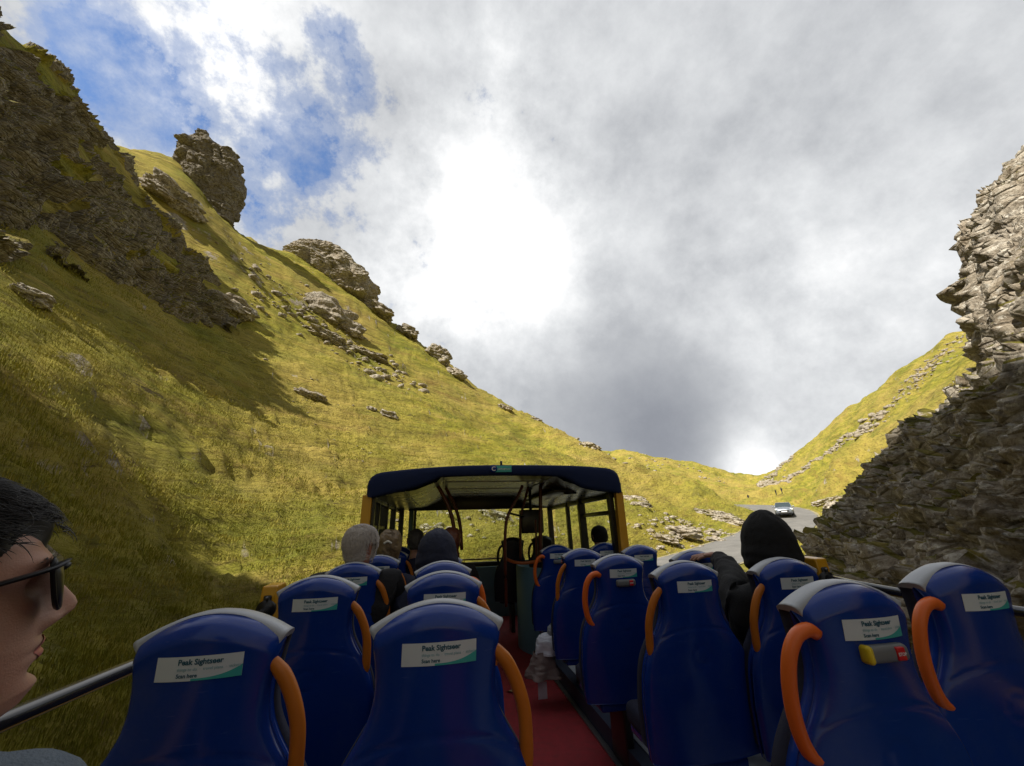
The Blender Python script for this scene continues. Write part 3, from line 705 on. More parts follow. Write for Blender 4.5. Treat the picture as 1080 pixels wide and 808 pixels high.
# badge on the valance
bx, bz_ = at_y(529, 494.6, YR)[0], at_y(529, 494.6, YR)[2]
bd = box('roof_badge', bx-.10, bx+.10, YR-.016, YR-.010, bz_-.034, bz_+.030, M['teal'], bus, .002)
tube('badge_disc', [(bx-.085, YR-.0215, bz_), (bx-.085, YR-.0165, bz_)], .038, M['blue'], bd, 20)
me = font_mesh('C', .06, bold=.001); o = link('badge_letter', me, M['white'], bd, False); o.location = (bx-.105, YR-.024, bz_-.021); o.rotation_euler = (R(90), 0, 0)
me = font_mesh('peaksightseer', .024); o = link('badge_letter', me, M['white'], bd, False); o.location = (bx-.040, YR-.0185, bz_-.009); o.rotation_euler = (R(90), 0, 0)
# posts and window frames of the roofed front
XLf, XRf = -.74, 1.81
def post(name, x, y, w_, d_, z0, z1, m, lean=0.0):
    return prism(name, [(x-w_/2, z0), (x+w_/2, z0), (x+w_/2-lean, z1), (x-w_/2-lean, z1)], 'y', y-d_/2, y+d_/2, m, bus, .004)
lp = post('roof_post', -.735, YR+.06, .085, .07, 3.10, zs_+.01, M['yellow']); 
pr_ = [at_y(q[0], q[1], YR+.04) for q in ((649, 519), (656, 519), (663.5, 582), (655, 583))]
prism('roof_post', [(p[0], p[2]) for p in pr_], 'y', YR+.02, YR+.09, M['yellow'], bus, .004)
for x, y, w_ in ((-.69, YR+.10, .05), (-.73, YR+.62, .07), (-.73, YR+1.2, .09), (-.71, YR+1.9, .07), (-.66, YR+2.5, .07)):
    post('window_pillar', x, y, w_, .06, 3.10, zs_+.03, M['black'])
for x, y, w_, ln in ((1.755, YR+.16, .055, .02), (1.80, YR+1.27, .09, .02), (1.80, YR+1.9, .05, .02), (1.79, YR+2.92, .08, .02)):
    post('window_pillar', x, y, w_, .07, 3.10, zs_+.05, M['black'], ln)
post('windscreen_pillar', -.55, YF-.08, .07, .08, 3.2, 4.12, M['panel'])
post('windscreen_pillar', -.49, YF-.06, .04, .06, 3.2, 4.14, M['black'])
# transom of the right rear window and rails
for x, ya, yb, z, h in ((1.79, YR+.18, YR+1.25, 3.88, .045), (1.80, YR+.1, YF-.1, 3.13, .06), (-.73, YR+.1, YF-.5, 3.13, .06), (1.79, YR+.1, YF-.1, 4.05, .05), (-.72, YR+.1, YF-.4, 4.06, .05), (-.73, YR+.1, YR+1.2, 3.80, .04)):
    box('window_bar', x-.025, x+.025, ya, yb, z, z+h, M['black'], bus, .005)
for x, sgn in ((1.79, 1), (-.735, -1)):
    box('side_glass', x+sgn*.03, x+sgn*.034, YR+.12, YF-.3, 3.15, 4.06, M['glass'], bus, 0)
# windscreen
hz = at_y(500, 537, YF-.05)[2]
box('windscreen_header', -.6, 1.78, YF-.12, YF-.06, hz-.01, zc+.05, M['black'], bus, .01)
ws = box('windscreen_glass', -.53, 1.75, YF-.015, YF-.010, 3.2, hz+.02, M['glass'], bus, 0)
box('window_bar', -.6, 1.78, YF-.1, YF-.05, at_y(500, 598, YF-.1)[2], at_y(500, 593, YF-.1)[2], M['black'], bus, .006)
tube('front_rail', [(-.45, YF-.22, at_y(500, 590, YF-.2)[2]), (1.0, YF-.22, at_y(500, 590, YF-.2)[2])], .012, M['pole'], bus, 10)
box('front_panel', -.72, 1.8, YF-.16, YF-.11, 2.5, at_y(500, 598, YF-.12)[2], M['panel'], bus, .015)
box('front_body', -.78, 1.86, YF-.03, YF+.03, .5, 3.2, M['yellow'], bus, .03)
# stair enclosure: pale blue curved screen with rail on poles
cxs = []; 
for a in np.linspace(-100, 80, 26): cxs.append((1.12+.26*math.sin(R(a)) if False else 1.13-.26*math.cos(R(a)), 5.15+.42*math.sin(R(a))))
zt = at_y(548, 599, 4.85)[2]
V = []; 
for off in (0, .02):
    for x, y in cxs: V += [(x+off, y, 2.502), (x+off, y, zt)]
n_ = len(cxs); Fc = []
for i in range(n_-1):
    Fc.append((2*i, 2*i+2, 2*i+3, 2*i+1)); q = 2*n_; Fc.append((q+2*i, q+2*i+1, q+2*i+3, q+2*i+2)); Fc.append((2*i+1, 2*i+3, q+2*i+3, q+2*i+1))
link('stair_screen', mesh_np('stair_screen', V, Fc), M['panel'], bus)
tube('screen_rail', smooth_path([at_y(533, 589, 5.0), at_y(541, 592.5, 4.9), at_y(552, 594, 4.85), at_y(566, 592, 4.85), at_y(572, 591, 4.95)], 24), .017, mat('rail_orange', (.50, .13, .03), .35), bus, 10)
def pole(pts, r=.017, m='pole'): return tube('grab_pole', smooth_path(pts, 26), r, M[m], bus, 10)
pole([at_y(458, 506, 4.6), at_y(466, 520, 4.6), at_y(474, 537, 4.6), at_y(478.5, 555, 4.6), at_y(481, 575, 4.6), at_y(484, 598, 4.6), at_y(487, 640, 4.6)], .021)
pole([at_y(464, 504, 5.2), at_y(473, 520, 5.2), at_y(481, 537, 5.2), at_y(485.5, 556, 5.2), at_y(487, 580, 5.2)], .021)
pole([at_y(551, 512, 4.7), at_y(546, 524, 4.7), at_y(536, 543, 4.7), at_y(533, 560, 4.7), at_y(533, 600, 4.7), at_y(534, 640, 4.7)], .017)
pole([at_y(557, 514, 5.3), at_y(553, 530, 5.3), at_y(549, 548, 5.3), at_y(549, 590, 5.3)], .017)
pole([at_y(570, 512, 4.9), at_y(570, 560, 4.9), at_y(570, 592, 4.9)], .022)
pole([at_y(565, 548, 5.0), at_y(566, 592, 5.0)], .013)
pole([at_y(536, 541, 4.9), at_y(552, 545, 5.2)], .012, 'black')
a_, c_ = at_y(549, 538, 5.4), at_y(573, 562, 5.4)
mon = box('display_box', a_[0], c_[0], 5.35, 5.55, c_[2], a_[2], M['black'], bus, .012)
tube('display_arm', [((a_[0]+c_[0])/2, 5.45, a_[2]), ((a_[0]+c_[0])/2, 5.45, zc)], .02, M['black'], mon, 8)
for q, w_, nm in (((-.66, 5.9, 3.1), .1, 'door_pillar'), ):
    pass
# fire extinguisher hook shaped litter on floor is left out; a dry leaf lies in the aisle
lf = at_y(540, 677, 3.9)
bm = bmesh.new(); vs = [bm.verts.new((lf[0]+.05*math.cos(a)*(1 if abs(math.cos(a)) < .9 else 1.3), 3.9+.035*math.sin(a), 2.507+.008*math.sin(2*a))) for a in np.linspace(0, 6.28, 13)[:-1]]
bm.faces.new(vs); tag(bm_obj('dry_leaf', bm, mat('leaf_tan', (.35, .25, .12), .8)), 'dry tan leaf lying on the red aisle floor', 'leaf')

# ------------------------------------------------------------------ seats
ZTOP, HWC, DROP = 1.10, .1575, .052
PZ = np.array([.30, .40, .55, .66, .72, .76, .80, .84, .88, .92, .97, 1.02, 1.048, 1.2])
PW = np.array([.235, .25, .258, .250, .236, .216, .190, .163, .145, .139, .142, .152, .1575, .1575])
def hw(z):
    z = np.asarray(z, float); e = .012
    return (np.interp(z-e, PZ, PW)+np.interp(z, PZ, PW)*2+np.interp(z+e, PZ, PW)+np.interp(z-2.5*e, PZ, PW)+np.interp(z+1.2*e, PZ, PW))/6
Z0 = .36
def ztop(x): return ZTOP-DROP*(abs(x)/HWC)**1.85
def yback(x, z):
    w_ = float(hw(z)); u = min(1, abs(x)/w_)
    d = min(w_-abs(x), ztop(min(abs(x), HWC))-z if z > .9 else 9, z-Z0+.012)
    r = .020; d = max(0, d)
    y = -.034*(1-u*u)
    if d < r: y += r*(1-math.sqrt(max(0, 1-(1-d/r)**2)))
    # crown leans forward above a soft crease, a moulded arc crosses the middle
    if z > .9:
        dt_ = ztop(min(abs(x), HWC))-z
        if dt_ < .048: y += .032*((.048-dt_)/.048)**1.7
    zc_ = .845-.055*(x/.2)**2; y += .0022*math.exp(-((z-zc_)/.004)**2)-.0012*(1/(1+math.exp(-(zc_-z)/.012)))
    rr_ = math.hypot(x, (z-.74)); y += .003*math.exp(-((rr_-.035)/.004)**2)
    return y-(z-1.1)*.10
def shell_mesh():
    nu, nv = 57, 120; V = []
    us = np.sin(np.linspace(-1, 1, nu)*math.pi/2*.92)/math.sin(math.pi/2*.92); vs_ = np.concatenate([np.linspace(0, .86, 80), np.linspace(.862, 1, 40)])
    for side in (0, 1):
        for u in us:
            for v in vs_:
                z = Z0+(ztop(u*HWC)-Z0)*v; x = float(hw(z))*u
                if side == 0: V.append((x, yback(x, z), z))
                else: V.append((x*.985, .050-(z-1.1)*.10, z-.002*(v > .99)))
    V = np.array(V); g = grid_faces(nu, len(vs_)); N0 = nu*len(vs_); nvv = len(vs_)
    rim = []
    def br(a, c): rim.append((a, c, c+N0, a+N0))
    for j in range(nvv-1): br(j+1, j); br((nu-1)*nvv+j, (nu-1)*nvv+j+1)
    for i in range(nu-1): br(i*nvv, (i+1)*nvv); br((i+1)*nvv+nvv-1, i*nvv+nvv-1)
    Fc = np.concatenate([g, g[:, ::-1]+N0, np.array(rim)])
    return mesh_np('back_shell', V, Fc)
SH = shell_mesh(); SH.materials.append(M['blue']); SH.polygons.foreach_set('use_smooth', [True]*len(SH.polygons))
def top_mesh():
    V = []; prof = [(.022, -.030), (.021, -.006), (.024, .001), (.034, .005), (.055, .006), (.078, .002), (.094, -.006), (.100, -.018), (.098, -.034)]
    n = 41
    for i in range(n):
        x = -HWC-.002+(2*HWC+.004)*i/(n-1); z = ztop(min(abs(x), HWC)); sl_ = -DROP*1.85*(abs(x)/HWC)**.85/HWC*(1 if x > 0 else -1)
        nx, nz = -sl_, 1; l = math.hypot(nx, nz); nx /= l; nz /= l
        for y, h in prof: V.append((x+nx*h, y, z+nz*h))
    Fc = [tuple(f) for f in grid_faces(n, len(prof))]
    Fc.append(tuple(range(len(prof)))); Fc.append(tuple(range((n-1)*len(prof), n*len(prof)))[::-1])
    return mesh_np('top_pad', V, Fc)
TP = top_mesh(); TP.materials.append(M['grey_top']); TP.polygons.foreach_set('use_smooth', [len(p.vertices) == 4 for p in TP.polygons])
def pad_mesh():
    V = []; nu, nv = 15, 30
    for side in (0, 1):
        for i in range(nu):
            u = -1+2*i/(nu-1)
            for j in range(nv):
                z = .40+(ztop(u*HWC)-.012-.40)*j/(nv-1); x = float(hw(z))*.985*u
                V.append((x, .051-(z-1.1)*.10 if side == 0 else .098-(z-1.1)*.12+.03*(1-u*u)*math.sin(math.pi*min(1, (z-.4)/.5))+(0 if abs(u) < 1 else -.012), z))
    V = np.array(V); g = grid_faces(nu, nv); N0 = nu*nv; rim = []
    for j in range(nv-1): rim += [(j, j+1, j+1+N0, j+N0), ((nu-1)*nv+j+1, (nu-1)*nv+j, (nu-1)*nv+j+N0, (nu-1)*nv+j+1+N0)]
    for i in range(nu-1): rim += [(i*nv, (i+1)*nv, (i+1)*nv+N0, i*nv+N0), ((i+1)*nv+nv-1, i*nv+nv-1, i*nv+nv-1+N0, (i+1)*nv+nv-1+N0)]
    return mesh_np('back_cushion', V, np.concatenate([g, g[:, ::-1]+N0, np.array(rim)]))
PD = pad_mesh(); PD.materials.append(M['navy']); PD.polygons.foreach_set('use_smooth', [True]*len(PD.polygons))
def conform(me, off, dx=0, dz=0):
    for v in me.vertices:
        x, z = v.co.x+dx, v.co.y+dz
        v.co = (x, yback(x, z)-off, z)
    me.update(); return me
def quad_sheet(x0, x1, z0, z1, nx=14, nz=4, fn=None):
    V = []; 
    for i in range(nx+1):
        for j in range(nz+1):
            a, c = i/nx, j/nz; x = x0+(x1-x0)*a; zb = z0; zt_ = fn(a) if fn else z1
            V.append((x, zb+(zt_-zb)*c, 0))
    return mesh_np('sheet', V, grid_faces(nx+1, nz+1))
SX0, SX1, SZ0, SZ1 = -.079, .0905, .981, 1.027
ST = conform(quad_sheet(SX0, SX1, SZ0, SZ1), .0015); ST.name = 'sticker'; ST.materials.append(M['sticker'])
WV = conform(quad_sheet(SX0+.075, SX1, SZ0, SZ1, 20, 2, lambda a: SZ0+.004+.019*a**3), .0021); WV.materials.append(M['teal'])
LT1 = conform(font_mesh('Peak Sightseer', .0150, bold=.00045), .0024, SX0+.045, SZ1-.0155); LT1.materials.append(M['ink'])
LT2 = conform(font_mesh('things to do  ·  travel plans  ·  tickets', .0082, bold=.0001), .0024, SX0+.045, SZ1-.027); LT2.materials.append(M['ink2'])
LT3 = conform(font_mesh('Scan here', .0105, bold=.0003), .0024, SX0+.045, SZ0+.0065); LT3.materials.append(M['ink'])
def handle_mesh(kind):
    if kind == 'flat':
        pts = [(.135, .998), (.150, .984), (.172, .957), (.194, .912), (.209, .86), (.213, .80), (.212, .755), (.206, .722)]
        P = smooth_path([(x, .006-(z-1.1)*.10+.008, z) for x, z in pts], 40)
        rr = [1*(.75+.25*min(1, i/5))*(1 if i < 33 else 1-.55*((i-33)/6)**1.5) for i in range(40)]
        V, Fc = tube_geo(P, rr, 16, flat=(.0165, .0150), up=(0, 1, 0))
    else:
        pts = [(.128, .995), (.150, 1.004), (.185, .992), (.212, .955), (.226, .90), (.228, .84), (.218, .785), (.200, .752), (.176, .742)]
        P = smooth_path([(x, .004-(z-1.1)*.10, z) for x, z in pts], 44)
        V, Fc = tube_geo(P, .0165, 16, up=(0, 1, 0))
    me = mesh_np('handle', V, Fc); me.materials.append(M['orange'] if kind == 'flat' else M['orange_b'])
    me.polygons.foreach_set('use_smooth', [True]*len(me.polygons)); return me
HM = {k: handle_mesh(k) for k in ('flat', 'tube')}
def mirror(me):
    m2 = me.copy()
    for v in m2.vertices: v.co.x *= -1
    m2.flip_normals(); return m2
HMm = {k: mirror(v) for k, v in HM.items()}
# stop button housing
def rounded_box_mesh(nm, sx_, sy_, sz_, bev, m):
    bm = bmesh.new(); add_box(bm, -sx_/2, sx_/2, -sy_/2, sy_/2, -sz_/2, sz_/2); bmesh.ops.bevel(bm, geom=bm.edges[:], offset=bev, segments=4, affect='EDGES', profile=.5)
    bmesh.ops.recalc_face_normals(bm, faces=bm.faces[:]); me = bpy.data.meshes.new(nm); bm.to_mesh(me); bm.free(); me.materials.append(m)
    me.polygons.foreach_set('use_smooth', [True]*len(me.polygons)); return me
BH = rounded_box_mesh('button_housing', .118, .030, .038, .013, M['btn']); BR = rounded_box_mesh('stop_button', .024, .012, .028, .003, M['red']); BY = rounded_box_mesh('housing_cap', .018, .032, .040, .009, M['yel'])
BT = font_mesh('STOP', .0095, bold=.0003); BT.materials.append(M['white'])
CU = rounded_box_mesh('seat_cushion', .38, .42, .10, .035, M['navy']); PN = rounded_box_mesh('seat_pan', .34, .40, .04, .012, M['blue'])
PE = rounded_box_mesh('pedestal', .05, .22, .34, .01, M['black'])
def child(name, me, par, loc=(0, 0, 0), rot=(0, 0, 0)):
    o = bpy.data.objects.new(name, me); C.objects.link(o); o.parent = par; o.location = loc; o.rotation_euler = rot; return o
def make_seat(side, hk, stop):
    s = empty('bus_seat')
    child('back_shell', SH, s); child('top_pad', TP, s); child('back_cushion', PD, s)
    st = child('sticker', ST, s); child('wave_print', WV, st); child('lettering', LT1, st); child('lettering', LT2, st); child('lettering', LT3, st)
    child('handle', HM[hk] if side > 0 else HMm[hk], s)
    child('seat_cushion', CU, s, (0, .27, .40)); child('seat_pan', PN, s, (0, .27, .335)); child('pedestal', PE, s, (.0, .25, .17))
    if stop:
        h = child('button_housing', BH, s, (.010, yback(.01, .955)-.004, .953)); 
        if stop == 2: child('housing_cap', BY, h, (-.052, -.001, 0))
        bt = child('stop_button', BR, h, (.028, -.0125, 0)); child('lettering', BT, h, (.0168, -.0192, -.0035), (R(90), 0, 0))
    return s
protos = {}
GL, GR = 'blue seats left of the aisle', 'blue seats right of the aisle'
SEATS = [  # x, y, dz, side(handle), kind, stop, label, group
 (-.525, 1.131, 0, 1, 'flat', 0, 'large blue seat next to the man in sunglasses, nearest seat at the left window', GL),
 (-.010, 1.097, 0, 1, 'flat', 0, 'nearest blue seat left of the red aisle, its back uncovered in the foreground', GL),
 (-.513, 1.911, 0, 1, 'flat', 0, 'blue seat beside the yellow rail bracket on the left', GL),
 (.002, 1.853, 0, 1, 'flat', 1, 'blue seat with a red stop button left of the aisle', GL),
 (-.535, 2.690, 0, 1, 'flat', 0, 'blue seat on which the grey haired man sits', GL),
 (-.003, 2.475, 0, 1, 'tube', 0, 'blue seat on which the person in the navy hood sits', GL),
 (-.50, 3.42, 0, 1, 'flat', 0, 'blue seat directly in front of the grey haired man', GL),
 (-.53, 4.55, -.01, 1, 'flat', 0, 'blue seat with bright upper edge under the blonde head at the left', GL),
 (-.02, 3.30, 0, 1, 'flat', 0, 'blue seat hidden behind the navy hood, only its right edge showing', GL),
 (-.55, 5.30, 0, 1, 'flat', 0, 'small blue seat under the roof at the left window', GL),
 (1.045, .983, .008, -1, 'tube', 2, 'nearest right hand seat with yellow capped stop button and bright orange handle', GR),
 (1.599, 1.105, .02, -1, 'tube', 0, 'blue seat at the right edge of the picture with bright orange loop handle', GR),
 (1.100, 1.818, 0, -1, 'flat', 0, 'tall blue seat with ochre handle directly left of the black hooded person', GR),
 (1.548, 1.736, .002, -1, 'flat', 0, 'blue seat right of the black hooded person beside the yellow bracket', GR),
 (1.038, 2.436, 0, -1, 'tube', 1, 'middle one of the three stop button seats right of the aisle', GR),
 (1.66, 2.62, -.008, -1, 'flat', 0, 'blue seat on whose top the hand of the hooded person rests', GR),
 (1.077, 3.231, 0, -1, 'flat', 0, 'blue seat between the two stop button seats right of the aisle', GR),
 (1.671, 3.442, 0, -1, 'flat', 0, 'blue window seat just behind the right yellow roof post', GR),
 (1.104, 4.108, 0, -1, 'tube', 1, 'farthest seat with a stop button, next to the pale blue stair screen', GR),
 (1.656, 4.200, 0, -1, 'flat', 0, 'blue seat behind the passenger in the black beanie', GR),
]
for x, y, dz, sd, hk, stp, lb, gp in SEATS:
    key = (sd, hk, stp)
    if key not in protos: o = protos[key] = make_seat(*key)
    else: o = copy_tree(protos[key])
    o.location = (x, y, 2.5+dz); tag(o, lb, 'seat', gp)
# two dark seats with empty backs at the very front
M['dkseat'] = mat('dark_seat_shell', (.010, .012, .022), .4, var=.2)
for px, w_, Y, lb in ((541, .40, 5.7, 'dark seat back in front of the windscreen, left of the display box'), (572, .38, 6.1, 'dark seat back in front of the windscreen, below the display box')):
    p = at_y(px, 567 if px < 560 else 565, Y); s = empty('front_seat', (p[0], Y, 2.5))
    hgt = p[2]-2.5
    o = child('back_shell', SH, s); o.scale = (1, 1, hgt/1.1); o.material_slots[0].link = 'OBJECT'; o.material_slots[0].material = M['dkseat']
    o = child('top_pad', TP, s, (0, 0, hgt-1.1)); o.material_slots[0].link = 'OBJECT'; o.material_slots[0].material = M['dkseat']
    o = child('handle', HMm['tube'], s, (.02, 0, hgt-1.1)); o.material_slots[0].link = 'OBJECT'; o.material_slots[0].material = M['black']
    child('seat_cushion', CU, s, (0, .27, .40)); child('pedestal', PE, s, (0, .25, .17))
    tag(s, lb, 'seat', 'dark seats at the windscreen')
# ------------------------------------------------------------------ people
def skin_mat(name, base, lips=None):
    m = bpy.data.materials.new(name); m.use_nodes = True; b = NB(m.node_tree); P = m.node_tree.nodes['Principled BSDF']
    ob = b.n('ShaderNodeTexCoord').outputs['Object']
    c = b.mix(b.ramp(b.noise(ob, 22, 5, .6), [(.35, 0), (.7, .55)]), base, (base[0]*1.05, base[1]*.72, base[2]*.66))
    c = b.mix(b.ramp(b.noise(ob, 420, 3, .7), [(.55, 0), (.75, .25)]), c, (base[0]*.55, base[1]*.45, base[2]*.42))
    b.l(c, P.inputs['Base Color']); P.inputs['Roughness'].default_value = .5; P.inputs['Subsurface Weight'].default_value = .12; P.inputs['Subsurface Radius'].default_value = (.01, .004, .002); P.inputs['Subsurface Scale'].default_value = .5
    bp = b.n('ShaderNodeBump'); bp.inputs['Strength'].default_value = .25; bp.inputs['Distance'].default_value = .002; b.l(b.noise(ob, 500, 3), bp.inputs['Height']); b.l(bp.outputs['Normal'], P.inputs['Normal'])
    return m
M['skin'] = skin_mat('skin', (.43, .25, .18)); M['skin2'] = skin_mat('skin_reddish', (.55, .28, .21)); M['lip'] = mat('lips', (.42, .13, .11), .4)
M['hair_dark'] = mat('hair_dark_brown', (.008, .006, .005), .5, var=.5, vscale=60)
M['stubble'] = mat('hair_cropped_side', (.085, .060, .052), .7, bump=.6, bscale=700, var=.45, vscale=160)
M['hair_grey'] = mat('hair_grey', (.62, .57, .54), .6, var=.25, vscale=60)
M['hair_blonde'] = mat('hair_blonde', (.20, .14, .075), .5, var=.4, vscale=60)
M['hair_red'] = mat('hair_auburn', (.16, .055, .03), .5, var=.4, vscale=60)
M['black_jkt'] = mat('jacket_black', (.008, .008, .011), .85, bump=.5, bscale=45, var=.3)
M['navy_jkt'] = mat('jacket_navy', (.010, .014, .040), .8, bump=.5, bscale=45, var=.3)
M['hood_blk'] = mat('hood_black_cotton', (.0045, .0045, .006), .95, bump=.4, bscale=160, var=.2)
M['shirt'] = mat('shirt_grey_blue', (.125, .155, .19), .9, bump=.5, bscale=400, var=.15, vscale=30)
M['trousers'] = mat('trousers_dark', (.02, .022, .03), .9, bump=.3)
M['sung'] = mat('sunglasses_black', (.003, .003, .004), .35, spec=.3)

ZL = np.array([-.22, -.17, -.135, -.118, -.108, -.095, -.075, -.05, -.02, 0, .02, .05, .08, .10, .112, .1185])
WD = np.array([.062, .056, .055, .050, .048, .052, .059, .066, .071, .074, .0765, .077, .069, .053, .033, .004])
FR = np.array([.050, .042, .036, .048, .072, .080, .080, .083, .084, .086, .090, .088, .073, .050, .026, .003])
BK = np.array([.080, .070, .066, .066, .067, .070, .076, .084, .094, .099, .103, .100, .085, .064, .038, .004])
def gs_(a, s): return math.exp(-(a/s)**2)
def head_pt(th, z, nose=1.0):
    w_, f, bk = np.interp(z, ZL, WD), np.interp(z, ZL, FR), np.interp(z, ZL, BK)
    cy = 0.0; s, c = math.sin(th), math.cos(th)
    y = (f if c > 0 else bk)*math.copysign(abs(c)**(.85 if c > 0 else 1), c); x = w_*math.copysign(abs(s)**.92, s)
    if z < -.105: y += 0
    if c > 0:
        nz = np.interp(z, [-.052, -.046, -.040, -.034, -.028, -.021, -.006, .010, .022, .034], [0, .005, .019, .028, .0305, .0285, .019, .008, .003, 0])
        sg = np.interp(z, [-.045, -.030, -.010, .012], [.013, .0125, .0085, .007])
        y += nose*nz*gs_(x, sg)
        if -.048 < z < -.028: y += .008*gs_(abs(x)-.014, .006)*gs_(z+.038, .007)*nose
        y -= .013*gs_(abs(x)-.031, .015)*gs_(z-.006, .012)
        y += .006*gs_(abs(x)-.030, .022)*gs_(z-.030, .008)
        y += .0055*gs_(abs(x), .026)*gs_(z+.0555, .006)+.006*gs_(abs(x), .023)*gs_(z+.068, .0065)-.0015*gs_(abs(x), .028)*gs_(z+.0615, .0025)
        y -= .006*gs_(abs(x), .020)*gs_(z+.080, .007); y += .004*gs_(abs(x), .018)*gs_(z+.096, .010)
        y += .004*gs_(abs(x)-.045, .018)*gs_(z+.015, .018)
    return np.array([x, y, z])
def head_geo(nth=96, nz=120, nose=1.0):
    t = np.linspace(0, 2*math.pi, nth, endpoint=False)
    t = t-.32*np.sin(t)  # finer towards the face
    zs = np.concatenate([np.linspace(-.22, -.11, nz//6, endpoint=False), np.linspace(-.11, .10, nz*4//6, endpoint=False), .1185-.0185*np.linspace(1, 0, nz//6)**2])
    V = [head_pt(a, z, nose) for a in t for z in zs]
    return np.array(V), grid_faces(nth, len(zs), wrap=True)
def ear_geo(sx_):
    V = []; Fc = []
    P = [(.073, -.002, .030), (.083, -.014, .036), (.088, -.026, .030), (.089, -.030, .012), (.085, -.026, -.008), (.079, -.014, -.026), (.073, -.004, -.032)]
    P = smooth_path([(x*sx_, y-.002, z-.004) for x, y, z in P], 16); V1, F1 = tube_geo(P, .0052, 8)
    V += V1; Fc += F1; bs = len(V)
    c = P.mean(0)*np.array([.96, 1, 1]); ring = [p for p in P]
    V.append(c)
    for p in ring: V.append(p)
    for i in range(len(ring)-1): Fc.append((bs, bs+1+i, bs+2+i) if sx_ > 0 else (bs, bs+2+i, bs+1+i))
    return np.array(V), Fc
def skin_mesh(J, E, sub=2, root=0):
    names = list(J); V = [J[k][0] for k in names]; ix = {k: i for i, k in enumerate(names)}
    me = bpy.data.meshes.new('skel'); me.from_pydata(V, [(ix[a], ix[c]) for a, c in E], []); me.update()
    o = bpy.data.objects.new('skel', me); C.objects.link(o)
    md = o.modifiers.new('s', 'SKIN'); md.use_smooth_shade = True
    for i, k in enumerate(names):
        r = J[k][1]; sv = me.skin_vertices[0].data[i]; sv.radius = (r, r) if not hasattr(r, '__len__') else r; sv.use_root = (i == root)
    ss = o.modifiers.new('u', 'SUBSURF'); ss.levels = sub; ss.render_levels = sub
    dg = bpy.context.evaluated_depsgraph_get(); out = bpy.data.meshes.new_from_object(o.evaluated_get(dg))
    bpy.data.objects.remove(o); return out
def merge_mesh(name, parts):
    V = []; Fc = []
    for v, f in parts:
        bs = len(V); V += [tuple(x) for x in v]; Fc += [tuple(int(i)+bs for i in q) for q in f]
    return mesh_np(name, V, Fc)
def me_geo(me, M4=None):
    V = np.array([v.co for v in me.vertices]); 
    return V, [tuple(p.vertices) for p in me.polygons]
def hand_geo(root, d, side_, up, size=1.0, curl=.4, open_=1.0):
    """hand: root at wrist, d forward direction, side_ thumb side, up = back of the hand"""
    d, s, u = [np.array(v, float)/np.linalg.norm(v) for v in (d, side_, up)]; S = size; r0 = np.array(root, float)
    parts = []
    J = {'w': (r0, .024*S), 'p1': (r0+d*.04*S, (.036*S, .017*S)), 'p2': (r0+d*.085*S, (.040*S, .014*S))}
    parts.append(me_geo(skin_mesh(J, [('w', 'p1'), ('p1', 'p2')], 2)))
    for k, (off, ln) in enumerate(((.030, .066), (.010, .076), (-.011, .070), (-.030, .054))):
        a = r0+d*.072*S+s*off*S*.85; p = a.copy(); J = {'a': (p, .0095*S)}; E = []; ang = .15; prev = 'a'; dir_ = d*1.0+s*off*2.2*open_
        dir_ /= np.linalg.norm(dir_)
        for j, fr in enumerate((.50, .28, .22)):
            dd = dir_*math.cos(ang)-u*math.sin(ang); p = p+dd*(ln*fr+ (.018 if j == 0 else 0))*S; nm = 'f%d' % j
            J[nm] = (p, (.0092-.0010*j)*S); E.append((prev, nm)); prev = nm; ang += curl*(1.2 if j == 0 else .9)
        parts.append(me_geo(skin_mesh(J, E, 2)))
    a = r0+d*.028*S+s*.024*S; b1 = a+(s*.7+d*.6-u*.15)*.036*S; b2 = b1+(s*.35+d*.9-u*.3)*.032*S; b3 = b2+(s*.1+d*.9-u*.45)*.022*S
    parts.append(me_geo(skin_mesh({'a': (a, .013*S), 'b': (b1, .0115*S), 'c': (b2, .010*S), 'd': (b3, .008*S)}, [('a', 'b'), ('b', 'c'), ('c', 'd')], 2)))
    return parts
def Rz(a): return np.array([[math.cos(a), -math.sin(a), 0], [math.sin(a), math.cos(a), 0], [0, 0, 1]])
def RM(q): return q if hasattr(q, 'shape') else Rz(q)
def Rx(a): return np.array([[1, 0, 0], [0, math.cos(a), -math.sin(a)], [0, math.sin(a), math.cos(a)]])
